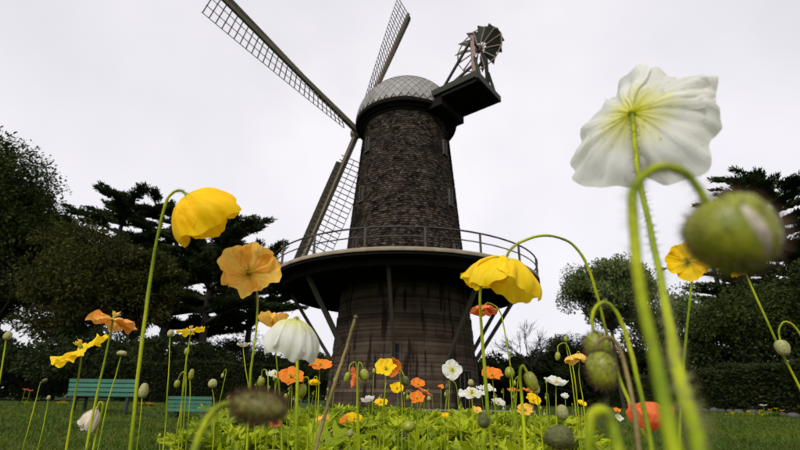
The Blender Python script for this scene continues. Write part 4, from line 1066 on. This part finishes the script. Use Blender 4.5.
# --- the smaller ones further into the bed
mid = [
    ('half-opened cream bud poppy by the apricot poppy stem', 'cream', (243, 347), 0.90, 12, (0, .9, .1), 25, [(245, 365), (250, 395), (254, 420)]),
    ('wide orange poppy partly behind the white hanging bell', 'orange', (291, 378), 0.85, 26, (0, .7, .5), 60, [(292, 395), (290, 425)]),
    ('small white poppy below the white hanging bell', 'white', (275, 375), 1.05, 18, (.1, .8, .3), 80, [(275, 395), (274, 425)]),
    ('ruffled orange poppy beside the mill strut foot', 'orange', (320, 366), 0.95, 24, (.1, .7, .35), 68, [(319, 385), (317, 425)]),
    ('little yellow bell poppy under the ruffled orange one', 'yellow', (314, 379), 1.0, 12, (0, -.95, .1), 22, [(315, 376.5), (317, 379), (316, 400), (314, 425)]),
    ('tiny orange red poppy low in the leaves', 'coral', (276, 424), 1.25, 11, (0, .6, .6), 60, [(276, 432), (275, 440)]),
    ('yellow cup poppy facing out in front of an orange one', 'lemon', (386, 369), 0.95, 20, (-.1, .45, .8), 50, [(385, 390), (381, 425)]),
    ('orange poppy pressed behind the yellow cup poppy', 'orange', (391, 366), 1.0, 20, (.3, -.4, .7), 55, [(389, 362), (386, 366), (385, 390), (384, 425)]),
    ('small yellow cup below the orange and yellow pair', 'yellow', (397, 389), 1.1, 13, (0, .5, .6), 45, [(398, 405), (398, 430)]),
    ('flat yellow poppy near the white folded one', 'yellow', (381, 403), 1.1, 14, (0, .8, .4), 70, [(380, 415), (378, 430)]),
    ('folded white poppy on a thin stem before the mill wall', 'white', (368, 402), 1.05, 12, (-.1, .9, .3), 20, [(369, 412), (369, 430)]),
    ('coral poppy seen edge-on next to the pale green buds', 'coral', (357, 379), 0.98, 18, (-.85, .05, .3), 35, [(359, 378), (360, 382), (358, 400), (358, 430)]),
    ('orange poppy touching a yellow one low in the leaves', 'orange', (347, 421), 1.1, 14, (-.3, .7, .4), 55, [(348, 430), (349, 440)]),
    ('yellow poppy touching an orange one low in the leaves', 'yellow', (354, 420), 1.08, 15, (.2, .7, .4), 50, [(354, 430), (354, 440)]),
    ('golden folded poppy at the foot of the bent brown stalk', 'gold', (323, 421), 1.0, 13, (-.2, .8, .3), 35, [(323, 430), (323, 440)]),
    ('rounded orange poppy highest of three by the mill wall', 'orange', (418, 385), 1.15, 14, (0, .6, .5), 50, [(418, 400), (417, 430)]),
    ('dark orange poppy lowest of three by the mill wall', 'orange', (417, 399), 1.12, 14, (0, .6, .6), 50, [(417, 412), (416, 430)]),
    ('tilted coral poppy in the group of three by the mill wall', 'coral', (425, 393), 1.2, 14, (.4, .8, .1), 65, [(424, 408), (423, 430)]),
    ('white poppy with a yellow eye facing out before the mill base', 'white', (452, 370), 1.25, 19, (.15, .2, .95), 76, [(450, 376), (449, 400), (448, 430)]),
    ('tiny orange poppy between the yellow-eyed white one and the wall', 'orange', (441, 387), 1.7, 5.5, (0, .7, .5), 50, [(441, 400), (441, 425)]),
    ('broad white poppy with spread petals beside the thick stem', 'white', (472, 394), 1.05, 25, (-.1, .85, .3), 84, [(473, 410), (474, 430)]),
    ('second white poppy overlapping the broad spread one', 'white', (486, 389), 1.12, 20, (.1, .9, .2), 80, [(486, 405), (485, 430)]),
    ('small yellow bud-like poppy low before the wire fence', 'yellow', (445, 417), 1.3, 8, (0, .8, .4), 35, [(445, 425), (445, 435)]),
    ('small golden poppy low beside the broad white one', 'gold', (477, 411), 1.3, 9, (0, .7, .5), 45, [(477, 420), (476, 435)]),
    ('orange poppy crossed by the thick straight stem', 'orange', (492, 376), 0.95, 20, (0, .6, .5), 52, [(494, 395), (497, 430)]),
    ('low orange poppy seen edge-on beside the drooping oval bud', 'orange', (515, 391), 1.05, 14, (0, .95, .1), 75, [(515, 405), (515, 430)]),
    ('narrow orange poppy right against the thick upright stalk', 'orange', (529, 391), 1.05, 13, (.1, .9, .3), 70, [(530, 405), (530, 430)]),
    ('yellow poppy leaning behind the thick upright stalk', 'yellow', (533, 401), 1.0, 14, (.1, .6, .5), 50, [(534, 415), (535, 435)]),
    ('golden ragged poppy low before the dark shrubs', 'gold', (525, 411), 1.0, 16, (0, .6, .5), 60, [(525, 420), (525, 435)]),
    ('white cup poppy with yellow base before the dark shrubs', 'white', (556, 385), 0.95, 22, (.1, .85, .25), 42, [(556, 400), (557, 430)]),
    ('small white ball of a poppy beyond the white cup', 'white', (565, 398), 1.4, 8, (0, .8, .4), 22, [(566, 410), (566, 430)]),
    ('golden orange poppy hanging its skirt of petals beside the paired buds', 'gold', (577, 354), 0.88, 24, (-.05, -.93, .1), 24, [(578, 351.5), (580, 355), (579, 375), (583, 400), (586, 430)]),
    ('tiny yellow poppy below the skirted orange one', 'lemon', (581, 404), 1.3, 9, (.2, .7, .5), 45, [(582, 415), (582, 430)]),
    ('small orange poppy on the lawn side of the paired buds', 'orange', (617, 411), 1.5, 6.5, (0, .7, .6), 40, [(617, 420), (617, 430)]),
    ('small white poppy below the small orange one beyond the buds', 'white', (619, 418), 1.5, 7.5, (0, .7, .6), 60, [(619, 424), (619, 432)]),
    ('loose white poppy low behind the thick straight stem', 'white', (498, 404), 1.05, 13, (.1, .8, .4), 50, [(498, 415), (498, 435)]),
]
for lab, c, head, Yd, dia, ax, a1, st_ in mid:
    poppy(lab, c, [head] + st_, Yd, dia, ax, a1, 88, 1.5, 0.0011, 30, nu=22, nv=14, half=62)

mid_buds = [
    ('nodding pale green bud nearest the brown bent stalk tip', [(349, 372), (350, 365), (355, 362), (357, 370), (357, 400), (357, 430)], 0.95, 10, 6, (-.3, -.9, 0), 'bud'),
    ('plump hanging bud with white tip in front of the mill wall', [(363, 369), (361, 363), (358, 366), (358, 400), (359, 430)], 0.92, 11, 8, (.3, -.9, .1), 'bud'),
    ('dry brown drooping bud behind the orange and yellow pair', [(404, 376), (401, 370), (400, 376), (402, 400), (402, 430)], 1.0, 9, 7, (.3, -.9, .1), 'bud_dark'),
    ('round green bud beside the orange poppy on the thick stem', [(510, 378), (511, 390), (514, 430)], 0.9, 10, 9, (0, .98, 0), 'bud'),
    ('tan fuzzy bud behind the yellow leaning poppy', [(537, 394), (539, 410), (541, 430)], 0.9, 9, 6, (0, .98, 0), 'bud_pale'),
    ('small nodding bud on a tall hook over the skirted orange poppy', [(558, 352), (558, 346), (564, 343), (569, 350), (575, 380), (580, 430)], 0.95, 8, 5, (-.2, -.95, 0), 'bud'),
    ('tiny upright bud on the hooked stem over the skirted poppy', [(566, 342), (567, 350), (572, 380), (578, 430)], 0.96, 6, 4, (0, .98, 0), 'bud'),
    ('pale round bud low beside the white cup poppy', [(563, 420), (564, 430), (565, 445)], 0.7, 13, 11, (0, .98, 0), 'bud_pale'),
    ('small round bud behind the broad white poppy', [(471, 386), (472, 400), (473, 430)], 1.2, 6, 5.5, (0, .98, 0), 'bud_pale'),
    ('hooked thin bud behind the yellow-eyed white poppy', [(448, 384), (449, 380.5), (453, 381), (457, 390), (460, 430)], 1.3, 5, 4, (-.3, -.9, 0), 'bud_dark'),
    ('small tan bud standing near the three orange poppies', [(429, 401), (429, 412), (428, 430)], 1.3, 4.5, 4, (0, .98, 0), 'bud_pale'),
    ('bristly seed head sunk in the leaves below the three orange poppies', [(409, 432), (409, 440), (409, 450)], 0.75, 9, 11, (0, .98, 0), 'bud'),
    ('pink-tinged bud low in the leaves before the mill', [(350, 437), (350, 445), (350, 455)], 1.0, 6, 6, (0, .98, 0), 'bud_pale'),
    ('green bud hanging by the white bell stem', [(303, 384), (304, 378), (308, 378), (309, 390), (308, 430)], 0.85, 12, 9, (-.1, -.95, 0), 'bud'),
    ('small green bud hooked low behind the bristly sideways bud', [(262, 377), (262, 371), (266, 370), (268, 380), (267, 430)], 0.95, 9, 7, (-.1, -.95, 0), 'bud'),
    ('thin dark bud beyond the lawn flowers by the bench', [(42, 382), (40, 384), (36, 400), (32, 415)], 1.0, 5, 3.5, (.5, .3, 0), 'bud_dark'),
    ('short upright bud near the thin dark one on the lawn side', [(48, 400), (47, 408), (45, 418)], 1.1, 4, 3, (0, .98, 0), 'bud_pale'),
]
for lab, st_, Yd, ln, wd, ax, mt_ in mid_buds:
    bud(lab, st_, Yd, ln, wd, ax, mt_, 70, 0.0022, 0.0012, 40)

# thin stems with small buds scattered through the far part of the bed
fr_ = np.random.default_rng(99)
k = 0
while k < 60:
    x, y = fr_.uniform(-1.7, 1.8), 1.0 + 5.0 * fr_.random() ** 1.5
    if not in_bed(x, y) or bed_dist(x, y) < 0.12: continue
    k += 1; zb = bed_z(x, y); h = fr_.uniform(0.18, 0.36)
    o = Vector((x, y, zb)); t = empty('poppy_bud', o); lean = fr_.normal(0, .03, 2)
    hook = fr_.random() < 0.5
    pts = [np.array([lean[0], lean[1], h])] + ([np.array([lean[0] * 1.2 + .006, lean[1], h + .012]), np.array([lean[0] + .013, lean[1], h])] if hook else []) + [np.array([lean[0] * .5, lean[1] * .5, h * .5]), np.zeros(3)]
    V, F = tube(spline(pts, 5), 0.0012 + 0.0003 * y * .3, 6); mk('stem', V, F, M['stem'], t, {'rnd': np.full(len(V), .4)})
    V, F = sphere(9, 7); V = V * [.0065, .0065, .010] + pts[0] + (np.array([0, 0, -.009]) if hook else np.array([0, 0, .008]))
    mk('bud_head', V, F, M['bud_pale' if fr_.random() < .4 else 'bud'], t, {'rnd': np.full(len(V), .5)})
    tag(t, 'thin stem with a small bud further back in the poppy bed', 'poppy bud', 'thin budded stems further back in the bed')


# ------------------------------------------------------------------ lobed leaves of the bed
def leaf_mesh(seed):
    r_ = np.random.default_rng(seed); ns = 34; nc = 5
    t = np.linspace(0, 1, ns); lobes = 4.2 + r_.random()
    env = np.where(t < 0.28, 0.05 + 0.05 * t, 0.30 * np.sin(np.pi * np.clip((t - 0.22) / 0.78, 0, 1)) ** 0.8 + 0.015)
    saw = 0.5 + 0.5 * np.cos(2 * np.pi * lobes * t + r_.uniform(0, 6)); hw = env * np.where(t < .28, 1, 0.16 + 0.84 * saw ** 0.8)
    bend = r_.uniform(.55, 1.15); th = R(68) - bend * 1.5 * t ** 1.3
    dx = np.concatenate([[0], np.cumsum(np.cos(th[:-1]))]) / ns; dz = np.concatenate([[0], np.cumsum(np.sin(th[:-1]))]) / ns
    V = []; A = []
    side = r_.normal(0, .06)
    for k in range(ns):
        nx_, nz_ = -math.sin(th[k]), math.cos(th[k])
        for c in np.linspace(-1, 1, nc):
            fold = 0.35 * abs(c) * hw[k] + 0.045 * math.sin(14 * t[k] + 3 * c + seed) * abs(c)
            fwd = 0.75 * hw[k] * abs(c) * saw[k]
            V.append([dx[k] + nx_ * fold + math.cos(th[k]) * fwd, c * hw[k] + side * t[k] ** 2, dz[k] + nz_ * fold + math.sin(th[k]) * fwd]); A.append(0.4 + 0.35 * t[k] + r_.normal(0, .05))
    i = np.arange(ns - 1)[:, None] * nc; j = np.arange(nc - 1)[None]
    F = np.stack([i + j, i + j + 1, i + nc + j + 1, i + nc + j], -1).reshape(-1, 4)
    return np.array(V), F, np.array(A)


LV = [leaf_mesh(s) for s in range(10)]
LM = [mesh_data('leaf', V, F, M['leaf'], {'rnd': np.clip(A, 0, 1)}) for V, F, A in LV]
lr = np.random.default_rng(5)
pts = []; tries = 0
while tries < 30000 and len(pts) < 260:
    tries += 1
    y = -0.1 + 7.0 * lr.random() ** 1.25; x = lr.uniform(-2, 2)
    if not in_bed(x, y) or bed_dist(x, y) < 0.03 or (y < 0.50 and abs(x) < 0.6): continue
    sp = 0.118 + 0.034 * y
    if all((x - a) ** 2 + (y - b_) ** 2 > sp * sp for a, b_ in pts): pts.append((x, y))
for (x, y) in pts:
    zb = bed_z(x, y) - 0.01
    t = empty('poppy_leaf_clump', (x, y, zb))
    tag(t, 'low clump of bright green lobed leaves in the poppy bed', 'leaf clump', 'leaf clumps filling the poppy bed')
    n = lr.integers(13, 19); big = lr.uniform(0.62, 1.18) * (0.85 if bed_dist(x, y) < 0.15 else 1.0)
    if y < 2.4:
        for q in range(n):
            o = link('leaf', LM[lr.integers(0, 10)], t)
            s = lr.uniform(0.10, 0.195) * big * (1.0 if y > 0.9 else 0.85)
            o.scale = (s, s * lr.uniform(.85, 1.25), s); o.rotation_euler = (lr.normal(0, .12), lr.normal(0, .22), q * 2.4 + lr.normal(0, .3))
    else:
        m = MB()
        for q in range(n):
            V, F, A = LV[lr.integers(0, 10)]; s = lr.uniform(0.12, 0.23) * big; a = q * 2.4 + lr.normal(0, .3)
            Rz = np.array([[math.cos(a), -math.sin(a), 0], [math.sin(a), math.cos(a), 0], [0, 0, 1]])
            m.add((V * s) @ Rz.T, F, np.clip(A, 0, 1))
        tag(m.build('leaves', M['leaf'], t, True), kind='stuff')
